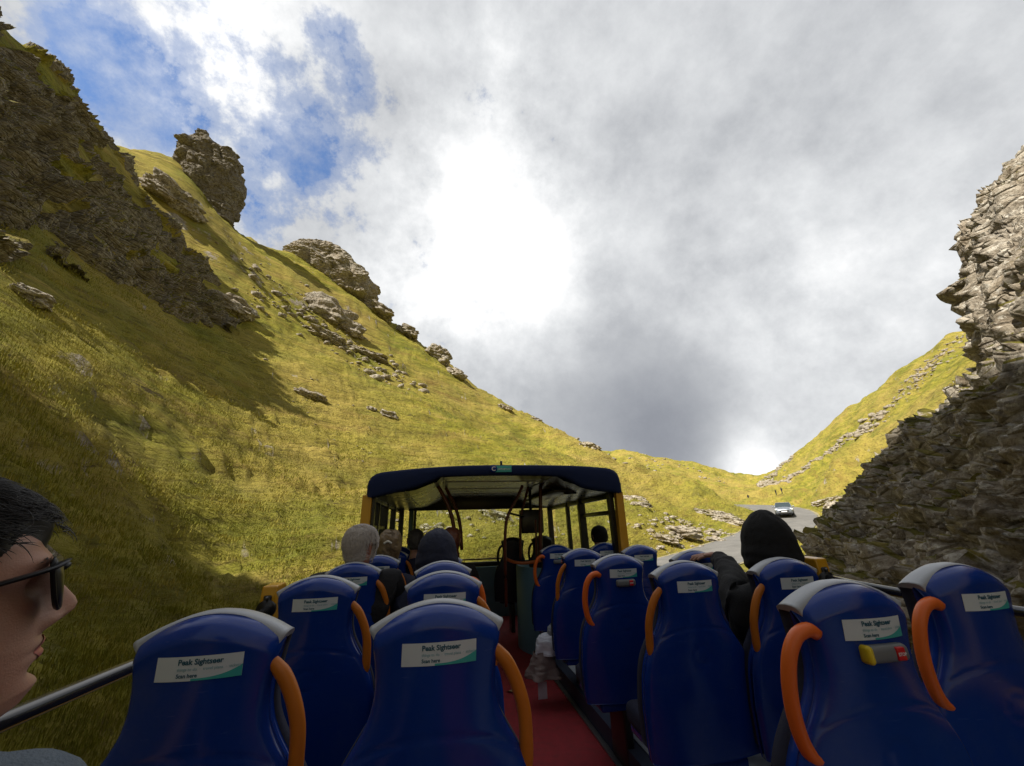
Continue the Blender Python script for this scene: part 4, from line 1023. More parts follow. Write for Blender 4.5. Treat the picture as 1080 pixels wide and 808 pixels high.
def strands(name, npt, mask, length, width, direc, m, par, seed, yaw=0, loc=(0, 0, 0), lift=.3, jitter=.35, segs=4, base=.001):
    rr = random.Random(seed); V = []; Fc = []; tries = 0; cnt = 0
    while cnt < npt and tries < npt*12:
        tries += 1; th = rr.uniform(0, 2*math.pi); z = rr.uniform(-.12, .1184) if rr.random() < .75 else rr.uniform(.09, .1184)
        k = mask(th, z)
        if k <= 0 or rr.random() > k: continue
        p = head_pt(th, z); e = 1e-3
        nrm = np.cross(head_pt(th+e, z)-p, head_pt(th, z+e*.1 if z < .118 else z-e*.1)-p)
        nrm = p*np.array([1, 1, 1.0])-np.array([0, 0, .01]); nrm /= np.linalg.norm(nrm)
        dd = np.array(direc(p, th), float)+np.array([rr.gauss(0, jitter) for _ in range(3)]); dd -= nrm*(dd@nrm); dd /= np.linalg.norm(dd)+1e-9
        L = length(p, th)*rr.uniform(.6, 1.15); bs = len(V); q = p+nrm*base; sd = np.cross(nrm, dd)
        for j in range(segs+1):
            t = j/segs; wv = width*(1-t**2*.9)
            if j: 
                ddd = dd*math.cos(lift*(1-t*1.6))+nrm*math.sin(lift*(1-t*1.6)); q = q+ddd*L/segs
                # keep outside the skull
            V.append(q+sd*wv); V.append(q-sd*wv); V.append(q+nrm*wv*.8)
        for j in range(segs):
            a = bs+3*j
            Fc += [(a, a+1, a+4, a+3), (a+1, a+2, a+5, a+4), (a+2, a, a+3, a+5)]
        cnt += 1
    V = np.array(V)@RM(yaw).T+np.array(loc)
    return link(name, mesh_np(name, V, np.array(Fc)), m, par)
def cap_shell(name, mask, thick, m, par, yaw=0, loc=(0, 0, 0), noise_=.3, seed=0, freq=30, nth=110, nz=80, zmin=-.13, scale=(1, 1, 1)):
    t = np.linspace(0, 2*math.pi, nth, endpoint=False); zs = np.concatenate([np.linspace(zmin, .10, nz-14, endpoint=False), .1184-.0184*np.linspace(1, 0, 14)**2])
    V = np.empty((nth, nz, 3)); K_ = np.empty((nth, nz))
    for i, a in enumerate(t):
        for j, z in enumerate(zs):
            p = head_pt(a, z, 0); k = mask(a, z); n_ = p-np.array([0, -.005, -.0]); n_[2] *= .9 if z > -.02 else .3; n_ /= np.linalg.norm(n_)
            f = 1+noise_*mn.noise(Vector(p*freq)+Vector((seed, 0, 0)))*2+noise_*.5*mn.noise(Vector(p*freq*2.6))
            V[i, j] = p+n_*(thick*max(k, 0)*f-(.002 if k <= 0 else 0)); K_[i, j] = k
    g = grid_faces(nth, nz, wrap=True); kf = K_.reshape(-1)[g].max(1); g = g[kf > 0]
    V = (V.reshape(-1, 3)*np.array(scale))@RM(yaw).T+np.array(loc)
    used = np.unique(g); remap = -np.ones(len(V), int); remap[used] = np.arange(len(used))
    return link(name, mesh_np(name, V[used], remap[g]), m, par)
def earcut(th, z): return 1-smoothstep(.55, .25, abs(math.cos(th)+.1))*smoothstep(.045, .025, z)
def smoothstep(a, b_, x): t = min(1, max(0, (x-a)/(b_-a))); return t*t*(3-2*t)

def seated(name, x, y, zhead, skin, label, yaw=0, head_yaw=0, jacket='black_jkt', arms=True, hd=(0, .16), sh=.19, head_res=(56, 70), hscale=1.0, rec=0.0, arm_pts=None, hands=True, jfat=1.0, sup=0.0):
    """seated figure, origin on the deck floor under the hips, facing +Y; zhead = head centre height above the deck floor"""
    root = empty(name, (x, y, 2.5), yaw); tag(root, label, 'person')
    hx, hy = hd; nk = zhead-.165
    J = {'pelvis': ((0, .10, .56), (.155, .12)), 'waist': ((0, .10, .74), (.135, .10)), 'chest': ((0, .09, .93), (.155, .11)), 'neck0': ((hx*.5, hy*.55+.045, nk-.06), (.075, .06)), 'neck1': ((hx, hy-.015, zhead-.10), (.050, .052))}
    E = [('pelvis', 'waist'), ('waist', 'chest'), ('chest', 'neck0'), ('neck0', 'neck1')]
    jk = {}
    for s, n_ in ((-1, 'l'), (1, 'r')):
        ap = (arm_pts or {}).get(n_) or [(s*(sh+.045), .16, .78), (s*(sh+.01), .36, .68)]
        J['sh'+n_] = ((s*sh*.86, .09, nk-.115), .058); J['el'+n_] = (ap[0], .040); J['wr'+n_] = (ap[1], .026)
        E += [('chest', 'sh'+n_), ('sh'+n_, 'el'+n_), ('el'+n_, 'wr'+n_)]
        J['hip'+n_] = ((s*.085, .14, .54), .085); J['kn'+n_] = ((s*.11, .53, .54), .058); J['an'+n_] = ((s*.11, .50, .10), .038); J['to'+n_] = ((s*.12, .66, .05), .034)
        E += [('pelvis', 'hip'+n_), ('hip'+n_, 'kn'+n_), ('kn'+n_, 'an'+n_), ('an'+n_, 'to'+n_)]
    geo = [me_geo(skin_mesh(J, E))]
    hv, hf = head_geo(*head_res); Rm = RM(head_yaw); hp = np.array([hx, hy, zhead]); hv = hv*hscale@Rm.T+hp; geo.append((hv, hf))
    for s in (-1, 1):
        ev, ef = ear_geo(s); geo.append((ev*hscale@Rm.T+hp, ef))
    if hands:
        for n_ in 'lr':
            el, wr = np.array(J['el'+n_][0]), np.array(J['wr'+n_][0]); s = -1 if n_ == 'l' else 1
            geo += hand_geo(wr, wr-el, (-s, .2, .1), (0, 0, 1), .95, .35)
    bd = link('body', merge_mesh('body', geo), skin, root)
    if jacket:
        f = jfat; JJ = {}
        JJ['pelvis'] = ((0, .10, .55), (.175*f, .14)); JJ['waist'] = ((0, .10, .74), (.165*f, .125)); JJ['chest'] = ((0, .085, .92), (.178*f, .13)); JJ['neck0'] = ((hx*.5, hy*.5+.03, nk-.05+sup*.8), (.092*f, .080)); JJ['neck1'] = ((hx*.8, hy*.8, nk-.005), (.070, .068))
        E2 = [('pelvis', 'waist'), ('waist', 'chest'), ('chest', 'neck0'), ('neck0', 'neck1')]
        for s, n_ in ((-1, 'l'), (1, 'r')):
            JJ['sh'+n_] = ((s*sh, .09, nk-.105+sup), .074*f); e_, w_ = np.array(J['el'+n_][0]), np.array(J['wr'+n_][0])
            JJ['el'+n_] = (tuple(e_), .056*f); JJ['wr'+n_] = (tuple(w_-(w_-e_)*.06), .041*f); E2 += [('chest', 'sh'+n_), ('sh'+n_, 'el'+n_), ('el'+n_, 'wr'+n_)]
        jm = skin_mesh(JJ, E2, 3)
        for v in jm.vertices:
            c = v.co; k = mn.fractal(Vector((c.x*9, c.y*9, c.z*5)), 1, 2, 3)*.012+abs(mn.noise(Vector((c.x*5+c.z*14, c.y*6, c.z*6))))*-.012
            v.co = c+v.normal*k
        link('jacket', jm, M[jacket], root)
        tl = {k: J[k] for k in ('pelvis',)}; tl = {'pelvis': ((0, .12, .54), (.16, .12))}; E3 = []
        for s, n_ in ((-1, 'l'), (1, 'r')):
            tl['hip'+n_] = ((s*.09, .15, .535), .10); tl['kn'+n_] = ((s*.11, .53, .54), .072); tl['an'+n_] = ((s*.11, .50, .13), .055); E3 += [('pelvis', 'hip'+n_), ('hip'+n_, 'kn'+n_), ('kn'+n_, 'an'+n_)]
        link('trousers', skin_mesh(tl, E3), M['trousers'], root)
    return root, hp
def hood(root, hp, rx_, ry_, rz_, m, seed=0, point=0.0, back=.0, dz=.0, width_top=1.0):
    """hood worn up: thick shell open at the face, wider folds at the neck"""
    nth, nz = 72, 60; V = []
    ths = np.linspace(R(38), R(322), nth)
    for lay, sc2 in ((0, 1.0), (1, .90)):
        for a in ths:
            for j in range(nz):
                v = j/(nz-1); ph = math.pi*(.0+v*.80); sn, cs = math.sin(ph), math.cos(ph)
                px_ = rx_*math.sin(a)*max(sn, .02)*(1 if v < .5 else 1); py_ = ry_*math.cos(a)*max(sn, .02); pz_ = rz_*cs
                w_ = 1-(.16*(1-width_top))*(cs > 0)*cs
                if v > .62: k = (v-.62)/.38; px_ *= 1+.42*k; py_ *= 1+.30*k; pz_ -= .02*k
                f = 1+.035*mn.noise(Vector((a*2.0+seed, v*5, seed)))+.02*math.sin(v*46+math.sin(a*2+seed)*2)*smoothstep(.6, .8, v)+.018*mn.noise(Vector((a*6, v*14, seed)))
                q = np.array([px_*w_*f, py_*f-back*v, pz_*f+point*max(0, cs)**6*1.0])*sc2
                V.append(q+hp+np.array([0, -.012, dz]))
    N0 = nth*nz; g = grid_faces(nth, nz); rim = [(j, j+1, j+1+N0, j+N0) for j in range(nz-1)]+[((nth-1)*nz+j+1, (nth-1)*nz+j, (nth-1)*nz+j+N0, (nth-1)*nz+j+1+N0) for j in range(nz-1)]
    rim += [(i*nz+nz-1, (i+1)*nz+nz-1, (i+1)*nz+nz-1+N0, i*nz+nz-1+N0) for i in range(nth-1)]
    return link('hood', mesh_np('hood', np.array(V), np.concatenate([g, g[:, ::-1]+N0, np.array(rim)])), m, root)
def head_at(px, py, Y):
    p = at_y(px, py, Y); return p[0], p[2]-2.5

# --- man in sunglasses at the left edge of the picture, in profile
SELF = dict(px=14, py=640, d=.60, yaw=R(-44))
p = at_d(-72, 655, .70); hx_, hy_, hz_ = p
FACE = Rz(R(-43))@Rx(R(14))   # direction of the face, turned towards the middle of the bus
root, hp = seated('person', hx_+.045, hy_-.13, hz_-2.5, M['skin'], 'man in profile with black sunglasses and dark hair, close at the left edge', 0, FACE, 'shirt', hd=(-.07, .13), sh=.135, sup=.085, jfat=1.0, head_res=(220, 260))
root['label'] = 'man in profile with black sunglasses and short dark hair at the left edge'
Rm = FACE
def mk_top(th, z):  # long top hair
    c = math.cos(th); lim = .062 if c > .3 else .052
    return smoothstep(lim-.012, lim+.014, z+.010*math.sin(th*7)) 
def mk_side(th, z):
    c = math.cos(th); s = abs(math.sin(th))
    if z > .075: return 0.
    front = smoothstep(.42, .26, c+.05*math.sin(z*160)) if z > -.03 else smoothstep(-.02, -.16, c)
    lo = smoothstep(-.10, -.07, z) if c < -.3 else smoothstep(-.052, -.020, z)
    return front*lo
cap_shell('cropped_hair', mk_side, .0016, M['stubble'], root, FACE, hp, .3, 3, 60, 260, 200)
cap_shell('hair', mk_top, .017, M['hair_dark'], root, FACE, hp, .30, 1, 24, 150, 100)
strands('hair_strands', 8500, lambda th, z: mk_top(th, z), lambda p_, th: .036 if p_[1] < .03 else .030, .0008, lambda p_, th: (.35*math.sin(p_[1]*60), 1.0, .15+.3*(p_[1] > .04)), M['hair_dark'], root, 5, FACE, hp, .62, .42, 5, .0150)
strands('hair_strands', 2600, lambda th, z: mk_side(th, z)*smoothstep(-.03, .05, z), lambda p_, th: .006, .0005, lambda p_, th: (0, -.2, -1), M['hair_dark'], root, 6, FACE, hp, .35, .4, 2, .001)
strands('eyebrow', 260, lambda th, z: (1.0 if abs(z-.028-.004*math.sin(abs(head_pt(th, z)[0])*60)) < .0035 and .012 < abs(head_pt(th, z)[0]) < .050 and math.cos(th) > 0 else 0), lambda p_, th: .008, .0006, lambda p_, th: (math.copysign(1, p_[0]), 0, .15), M['hair_dark'], root, 8, FACE, hp, .2, .2, 2, .0005)
# lips
V = []; 
for side in range(1):
    for i, x in enumerate(np.linspace(-.024, .024, 25)):
        k = 1-(abs(x)/.024)**2
        for dz in np.linspace(-.0115*k-.0005, .0105*k+.0005, 13):
            z = -.0625+dz; y = None
            # project on the face surface
            lo_, hi_ = 0.0, 1.2
            for _ in range(18):
                mid_ = (lo_+hi_)/2
                if head_pt(mid_, z)[0] < abs(x): lo_ = mid_
                else: hi_ = mid_
            q = head_pt(lo_, z); V.append((x, q[1]+.0006+.0010*k, z))
V = np.array(V)@Rm.T+hp; link('lips', mesh_np('lips', V, grid_faces(25, 13)), M['lip'], root)
# sunglasses
def face_xf(pts): return np.array(pts)@Rm.T+hp
gl_root = None
lensV = []; 
def lens(sx_):
    out = [(.007, .022), (.022, .028), (.044, .030), (.066, .030), (.071, .022), (.067, .003), (.059, -.015), (.042, -.023), (.022, -.019), (.010, -.003)]
    P = smooth_path([(x, 0, z) for x, z in out+[out[0]]], 41)[:-1]
    V = []; 
    for lay in (0, .0045):
        for q in P:
            V.append((sx_*q[0], .101-.30*max(0, q[0]-.01)**1.25*1.6-lay, q[2]))
    c0 = (sx_*.036, .098, .006); c1 = (sx_*.036, .0935, .006); n_ = len(P); V += [c0, c1]; Fc = []
    for i in range(n_):
        j = (i+1) % n_; Fc += [(i, j, 2*n_), (n_+j, n_+i, 2*n_+1), (i, n_+i, n_+j, j)]
    return V, Fc, P
gparts = []
for sx_ in (-1, 1):
    V, Fc, P = lens(sx_); gparts.append((face_xf(V), Fc))
    rim = [(sx_*q[0], .101-.30*max(0, q[0]-.01)**1.25*1.6-.002, q[2]) for q in P]; rim.append(rim[0]); v, f = tube_geo(rim, .0018, 8); gparts.append((face_xf(v), f))
    hxx = .0655; yh = .101-.48*(hxx-.01)**1.25
    v, f = tube_geo(smooth_path([(sx_*.0650, yh+.001, .024), (sx_*.073, yh-.006, .022), (sx_*.0790, yh-.03, .020), (sx_*.081, .0, .016), (sx_*.0815, -.015, .008), (sx_*.079, -.035, -.012)], 26), 1.0, 8, flat=(.0026, .0115), up=(1, 0, 0)); gparts.append((face_xf(v), f))
v, f = tube_geo([(-.011, .099, .014), (-.004, .106, .017), (.004, .106, .017), (.011, .099, .014)], .0032, 8); gparts.append((face_xf(v), f))
link('sunglasses', merge_mesh('sunglasses', gparts), M['sung'], root)

# --- grey haired man at the left window
hx_, hz_ = head_at(380, 578, 2.86)
root, hp = seated('person', hx_, 2.72, hz_+.004, M['skin2'], 'grey haired man with glasses and a black jacket seen from behind', 0, R(-22), 'black_jkt', hd=(0, .14), jfat=1.32, sh=.22, sup=.055)
mk = lambda th, z: smoothstep(-.080, -.05, z)*smoothstep(.75, .45, math.cos(th))*earcut(th, z) if z < .05 else smoothstep(.9, .5, math.cos(th))*(1-.93*gs_(z-.108, .010)*smoothstep(.3, -.3, math.cos(th)))
cap_shell('hair', mk, .015, M['hair_grey'], root, R(-22), hp, .5, 2, 13)
strands('hair_strands', 5000, lambda th, z: mk(th, z), lambda p_, th: .040, .0013, lambda p_, th: (p_[0]*8, -.5, -1.0 if p_[2] < .07 else -.1), M['hair_grey'], root, 9, R(-22), hp, .95, .5, 4, .0165)
V, Fc = tube_geo(smooth_path([(x, y, z) for x, y, z in ((.082, -.02, .012), (.083, .03, .012), (.080, .085, .012), (.066, .103, .012), (.060, .106, -.012), (.030, .112, -.015), (.010, .112, .005), (.030, .112, .02), (.062, .106, .016))], 40), .0018, 6)
link('glasses', mesh_np('glasses', np.array(V)@Rz(R(-22)).T+hp, Fc), M['black'], root)
# folded collar of the jacket
V, Fc = tube_geo(smooth_path([(.085, .12, hz_-.15), (.10, .05, hz_-.145), (.06, -.02, hz_-.13), (0, -.045, hz_-.125), (-.06, -.02, hz_-.13), (-.10, .05, hz_-.145), (-.085, .12, hz_-.15)], 30), .040, 14)
link('collar', mesh_np('collar', np.array(V)+np.array([0, .08, -.02]), Fc), M['black_jkt'], root)

# --- person in the navy hood left of the aisle
hx_, hz_ = head_at(461, 582, 2.86)
root, hp = seated('person', hx_, 2.72, hz_, M['skin'], 'person in a round navy hood seen from behind, left of the aisle', 0, 0, 'navy_jkt', jfat=1.1)
hood(root, hp, .128, .135, .150, M['navy_jkt'], 2, 0, .0, -.005)

# --- blonde woman
hx_, hz_ = head_at(410, 577, 3.62)
root, hp = seated('person', hx_, 3.5, hz_, M['skin'], 'blonde woman with pinned up hair, beyond the grey haired man', 0, R(10), 'navy_jkt')
mk = lambda th, z: smoothstep(-.12, -.09, z)*smoothstep(.7, .4, math.cos(th)) if z < .05 else 1.
cap_shell('hair', mk, .020, M['hair_blonde'], root, R(10), hp, .3, 4, 24)
strands('hair_strands', 1500, mk, lambda p_, th: .045, .0014, lambda p_, th: (-p_[0]*10, -.6, .2), M['hair_blonde'], root, 11, R(10), hp, .3, .3, 4, .014)
V, Fc = tube_geo(smooth_path([(-.03, -.122, .03), (0, -.132, .045), (.03, -.122, .03)], 12), .008, 8); link('hair_clip', mesh_np('hair_clip', np.array(V)+hp, Fc), mat('clip_pearl', (.7, .68, .6), .2), root)

# --- dark haired passenger near the front left
hx_, hz_ = head_at(438, 571, 4.75)
root, hp = seated('person', hx_, 4.62, hz_, M['skin'], 'small dark haired passenger in navy at the front left under the roof', 0, 0, 'navy_jkt')
mk2 = lambda th, z: smoothstep(-.085, -.06, z)*smoothstep(.6, .3, math.cos(th))*earcut(th, z) if z < .05 else 1.
cap_shell('hair', mk2, .014, M['hair_grey'] if False else mat('hair_dark_grey', (.07, .065, .065), .6, var=.3, vscale=60), root, 0, hp, .3, 5, 24)

# --- auburn haired passenger in black jacket behind the pole
hx_, hz_ = head_at(476, 571, 4.35)
root, hp = seated('person', hx_, 4.22, hz_, M['skin2'], 'auburn haired passenger in a black jacket beside the curved pole at the front', 0, R(20), 'black_jkt', sh=.2)
cap_shell('hair', mk2, .018, M['hair_red'], root, R(20), hp, .3, 6, 24)

# --- black hooded person on the right, left hand on the seat ahead
hx_, hz_ = head_at(809, 574, 2.0)
hnd = at_y(752, 583, 2.56)
RX0, RY0 = hx_-.045, 1.86
el = (at_y(772, 607, 2.22)-np.array([RX0, RY0, 2.5])); wr = (at_y(756, 586, 2.50)-np.array([RX0, RY0, 2.5]))
root, hp = seated('person', RX0, RY0, hz_, M['skin'], 'person in a tall black hood on the right, left hand resting on the seat ahead', 0, R(-5), 'hood_blk', sh=.245, jfat=1.4, hands=False, arm_pts={'l': [tuple(el), tuple(wr)]}, hd=(.045, .14))
hood(root, hp, .116, .145, .160, M['hood_blk'], 5, .012, .0, .0, .9)
w0 = wr+np.array([0, .0, .006]); hg = hand_geo(w0, (-.75, .55, -.06), (-.2, .9, .1), (0, .0, 1), 1.0, .30, 1.2)
link('hand', merge_mesh('hand', hg), M['skin'], root)

# --- passenger in a black beanie at the right window
hx_, hz_ = head_at(633, 567, 4.62)
root, hp = seated('person', hx_, 4.48, hz_, M['skin'], 'passenger in a black beanie at the right window under the roof', 0, 0, 'black_jkt', jfat=1.15)
cap_shell('beanie', lambda th, z: smoothstep(-.05, -.03, z), .016, mat('beanie_black', (.012, .011, .013), .95, bump=.6, bscale=200), root, 0, hp, .12, 7, 18, zmin=-.08)

# ------------------------------------------------------------------ white cloth hanging in the aisle
cl = empty('draped_cloth', (0, 0, 0)); p = at_y(573, 690, 3.55)
cl.location = (p[0], p[1], p[2]); tag(cl, 'white hat and taupe jacket hanging over the seat side into the aisle', 'clothes')
def drape(name, prof, m, seed, par, ox=0, nt=48, fold=.12, oy=0):
    V = []; P = smooth_path([(r, 0, z) for r, z in prof], 34)
    for i, q in enumerate(P):
        for k in range(nt):
            a = 2*math.pi*k/nt; f = 1+fold*(i/33)*math.sin(a*5+seed+i*.06)+.5*fold*mn.noise(Vector((math.cos(a)*2, math.sin(a)*2, i*.25+seed)))
            V.append((q[0]*math.cos(a)*f+ox, q[0]*math.sin(a)*f*.8+oy, q[2]+.012*mn.noise(Vector((a, i*.3, seed)))))
    fc = np.array([[i*nt+k, i*nt+(k+1) % nt, (i+1)*nt+(k+1) % nt, (i+1)*nt+k] for i in range(33) for k in range(nt)])
    return link(name, mesh_np(name, V, fc), m, par)
M['wcloth'] = mat('cloth_white', (.62, .64, .72), .9, bump=.5, bscale=40, var=.08); M['taupe'] = mat('cloth_taupe', (.22, .17, .16), .9, bump=.5, bscale=60, var=.2)
drape('hat', [(.004, .135), (.05, .13), (.082, .095), (.092, .04), (.098, .0)], M['wcloth'], 1, cl, .03, fold=.10)
drape('jacket', [(.075, .02), (.085, -.02), (.11, -.09), (.135, -.14), (.12, -.15)], M['taupe'], 4, cl, -.005, fold=.22)
drape('collar', [(.03, .20), (.055, .17), (.06, .12), (.05, .09)], mat('cloth_grey', (.26, .28, .31), .9, bump=.4), 7, cl, .10, fold=.15)
box('tag', -.06, .01, -.03, -.025, -.28, -.17, M['wcloth'], cl, .003)

# ------------------------------------------------------------------ car on the road
def build_car(loc, hdg):
    car = empty('parked_car' if False else 'car', loc, hdg); tag(car, 'silver grey hatchback car coming towards us round the road bend', 'car')
    paint = mat('car_paint_silver', (.20, .23, .28), .25, metal=.5, coat=.6, var=.05); dk = M['blackr']; glass = mat('car_glass', (.03, .045, .055), .06)
    # lower body: cross sections along y (front at -2.1)
    ys = [-2.12, -2.05, -1.9, -1.5, -1.0, -.4, .6, 1.3, 1.8, 2.0, 2.06]
    hwid = [.62, .76, .84, .88, .90, .90, .90, .89, .86, .80, .70]; zt_ = [.62, .72, .80, .90, .97, .98, .98, .99, .98, .94, .86]; zb_ = [.34, .26, .22, .20, .20, .20, .20, .20, .24, .28, .40]
    V = []
    for y, w_, zt2, zb2 in zip(ys, hwid, zt_, zb_):
        sec = [(-w_*.80, zb2), (-w_*.98, zb2+.10), (-w_, (zt2+zb2)/2+.05), (-w_*.97, zt2-.10), (-w_*.86, zt2-.01), (-w_*.4, zt2+.03), (0, zt2+.04), (w_*.4, zt2+.03), (w_*.86, zt2-.01), (w_*.97, zt2-.10), (w_, (zt2+zb2)/2+.05), (w_*.98, zb2+.10), (w_*.80, zb2)]
        V += [(x, y, z) for x, z in sec]
    n_ = 13; Fc = [tuple(f) for f in np.array([[i*n_+k, i*n_+(k+1) % n_, (i+1)*n_+(k+1) % n_, (i+1)*n_+k] for i in range(len(ys)-1) for k in range(n_)])]
    Fc += [tuple(range(n_))[::-1], tuple((len(ys)-1)*n_+k for k in range(n_))]
    link('body', mesh_np('body', V, Fc), paint, car)
    # glasshouse
    def gh(name, ys2, w0, w1, z0, z1, m):
        V = []; 
        for y, a, c, za, zb3 in zip(ys2, w0, w1, z0, z1): V += [(-a, y, za), (-c, y, zb3), (c, y, zb3), (a, y, za)]
        Fc = [(i*4+k, i*4+(k+1) % 4, (i+1)*4+(k+1) % 4, (i+1)*4+k) for i in range(len(ys2)-1) for k in range(4)]+[(3, 2, 1, 0), tuple((len(ys2)-1)*4+k for k in range(4))]
        return link(name, mesh_np(name, V, Fc), m, car, False)
    gh('windows', [-1.02, -.42, .5, 1.4, 1.86], [.80, .83, .84, .82, .74], [.78, .64, .64, .63, .60], [.96]*5, [.99, 1.42, 1.44, 1.40, 1.02], glass)
    gh('roof', [-.46, -.2, .6, 1.35], [.66, .66, .66, .64], [.60, .60, .60, .58], [1.42, 1.44, 1.45, 1.40], [1.44, 1.475, 1.48, 1.43], paint)
    for s in (-1, 1):
        tube('roof_pillar', [(s*.80, -1.04, .97), (s*.655, -.43, 1.43)], .032, paint, car, 8)
        hl = box('headlight', s*.70-.14, s*.70+.14, -2.05, -1.93, .62, .76, mat('headlight_glass', (.75, .78, .8), .1), car, .02)
        box('wing_mirror', s*.97-.08, s*.97+.08, -.95, -.83, .96, 1.08, paint, car, .03)
        for y in (-1.32, 1.28):
            wv = tube('wheel', [(s*.70, y, .32), (s*.89, y, .32)], .32, dk, car, 24); tube('hub', [(s*.895, y, .32), (s*.90, y, .32)], .20, M['alu'], wv, 16)
    box('grille', -.46, .46, -2.14, -2.08, .42, .60, dk, car, .015); box('bumper_intake', -.62, .62, -2.13, -2.05, .24, .36, dk, car, .015)
    box('number_plate', -.26, .26, -2.165, -2.145, .40, .51, M['white'], car, .003)
    bm = bmesh.new(); add_box(bm, -.70, -.02, -1.03, -1.02, .985, 1.0); add_box(bm, .02, .62, -1.03, -1.02, .985, 1.0); bm_obj('wiper', bm, dk, car)
    return car
cp_ = at_d(828, 543, 56.5); dd = ((ROAD[:, 0]-cp_[0])**2+(ROAD[:, 1]-cp_[1])**2).argmin(); tg = ROAD[dd+2]-ROAD[dd-2]
nrm2 = np.array([tg[1], -tg[0]])/math.hypot(tg[0], tg[1])
build_car((cp_[0], cp_[1], ROAD[dd, 2]+.004), math.atan2(tg[1], tg[0])-math.pi/2)

# ------------------------------------------------------------------ walkers far up the road
def walker(px, py, D, top, yaw, lb, stride=.16):
    p = ground_hit(px, py, 60, 200) if D is None else at_d(px, py, D)
    z = float(height([p[0]], [p[1]])[0]) if D is None else p[2]
    root = empty('person', (p[0], p[1], z), yaw); tag(root, lb, 'person', 'walkers beside the road')
    J = {'pelvis': ((0, 0, .94), .15), 'chest': ((0, .02, 1.28), (.19, .13)), 'neck': ((0, .03, 1.48), .06), 'head': ((0, .04, 1.60), .095), 'crown': ((0, .03, 1.70), .08)}
    E = [('pelvis', 'chest'), ('chest', 'neck'), ('neck', 'head'), ('head', 'crown')]
    for s, n_ in ((-1, 'l'), (1, 'r')):
        J['s'+n_] = ((s*.18, 0, 1.40), .065); J['e'+n_] = ((s*.24, -.05*s, 1.12), .05); J['w'+n_] = ((s*.25, .10*s, .90), .04)
        J['k'+n_] = ((s*.10, stride*.6*s, .50), .075); J['a'+n_] = ((s*.10, stride*s-.03, .10), .05); J['t'+n_] = ((s*.11, stride*s+.12, .05), .045)
        E += [('chest', 's'+n_), ('s'+n_, 'e'+n_), ('e'+n_, 'w'+n_), ('pelvis', 'k'+n_), ('k'+n_, 'a'+n_), ('a'+n_, 't'+n_)]
    link('body', skin_mesh(J, E, 1), M['trousers'], root)
    JJ = {'w': ((0, 0, 1.0), .19), 'c': ((0, .02, 1.28), (.22, .16)), 'n': ((0, .02, 1.46), .10)}
    for s, n_ in ((-1, 'l'), (1, 'r')): JJ['s'+n_] = ((s*.19, 0, 1.40), .085); JJ['e'+n_] = ((s*.25, -.05*s, 1.12), .07); JJ['h'+n_] = ((s*.26, .09*s, .93), .05)
    link('jacket', skin_mesh(JJ, [('w', 'c'), ('c', 'n')]+[e for n_ in 'lr' for e in (('c', 's'+n_), ('s'+n_, 'e'+n_), ('e'+n_, 'h'+n_))], 1), M[top], root)
walker(788.5, 521.5, None, 'black_jkt', 2.6, 'dark clothed walker alone on the grass left of the road end')
walker(819, 522.5, None, 'black_jkt', .5, 'dark clothed walker beyond the car, left one of the pair')
walker(825.5, 522, None, 'navy_jkt', .3, 'dark clothed walker beyond the car, right one of the pair')

# ------------------------------------------------------------------ grass tufts on the near slopes
mg = bpy.data.materials.new('grass_blades'); mg.use_nodes = True; b = NB(mg.node_tree); P = mg.node_tree.nodes['Principled BSDF']
pos = b.n('ShaderNodeNewGeometry').outputs['Position']
c = b.ramp(b.noise(pos, .8, 5, .65), [(.32, (.13, .14, .018)), (.48, (.24, .24, .030)), (.60, (.34, .29, .05)), (.74, (.44, .34, .10))])
c = b.mix(b.ramp(b.noise(pos, 13, 3, .7), [(.40, 0), (.66, .6)]), c, (.31, .27, .07))
b.l(c, P.inputs['Base Color']); P.inputs['Roughness'].default_value = .8; P.inputs['Specular IOR Level'].default_value = .2
rng = np.random.default_rng(3); NT = 80000
az = rng.uniform(R(-62), R(60), NT*2); D = 4.5*np.exp(rng.uniform(0, 1, NT*2)*math.log(75/4.5)); x, y = D*np.sin(az), D*np.cos(az)
dr = np.sqrt(((x[:, None]-RX[None, ::3])**2+(y[:, None]-RY[None, ::3])**2).min(1))
nz_ = np.array([mn.noise(Vector((a*.35, c_*.35, 0)))+.6*mn.noise(Vector((a*1.3, c_*1.3, 5))) for a, c_ in zip(x, y)])
keep = (dr > 3.35) & (nz_ > -.25) & ~((x > 5) & (y < 13) & (x > y*.75)); x, y, D, nz_ = x[keep][:NT], y[keep][:NT], D[keep][:NT], nz_[keep][:NT]
z = height(x, y); NB_ = 7; n_ = len(x)
X = np.repeat(x, NB_); Y = np.repeat(y, NB_); Z = np.repeat(z, NB_); DD = np.repeat(D, NB_); k = len(X)
sp = .10+DD*.006; X = X+rng.normal(0, 1, k)*sp; Y = Y+rng.normal(0, 1, k)*sp
hgt = rng.uniform(.03, .10, k)*(1+.6*np.repeat(np.clip(nz_, 0, 1), NB_))*np.clip(1.1-DD/110, .4, 1); wd = .0045+DD*.00026
an = rng.uniform(0, 2*math.pi, k); ln = rng.uniform(.2, .9, k)*hgt
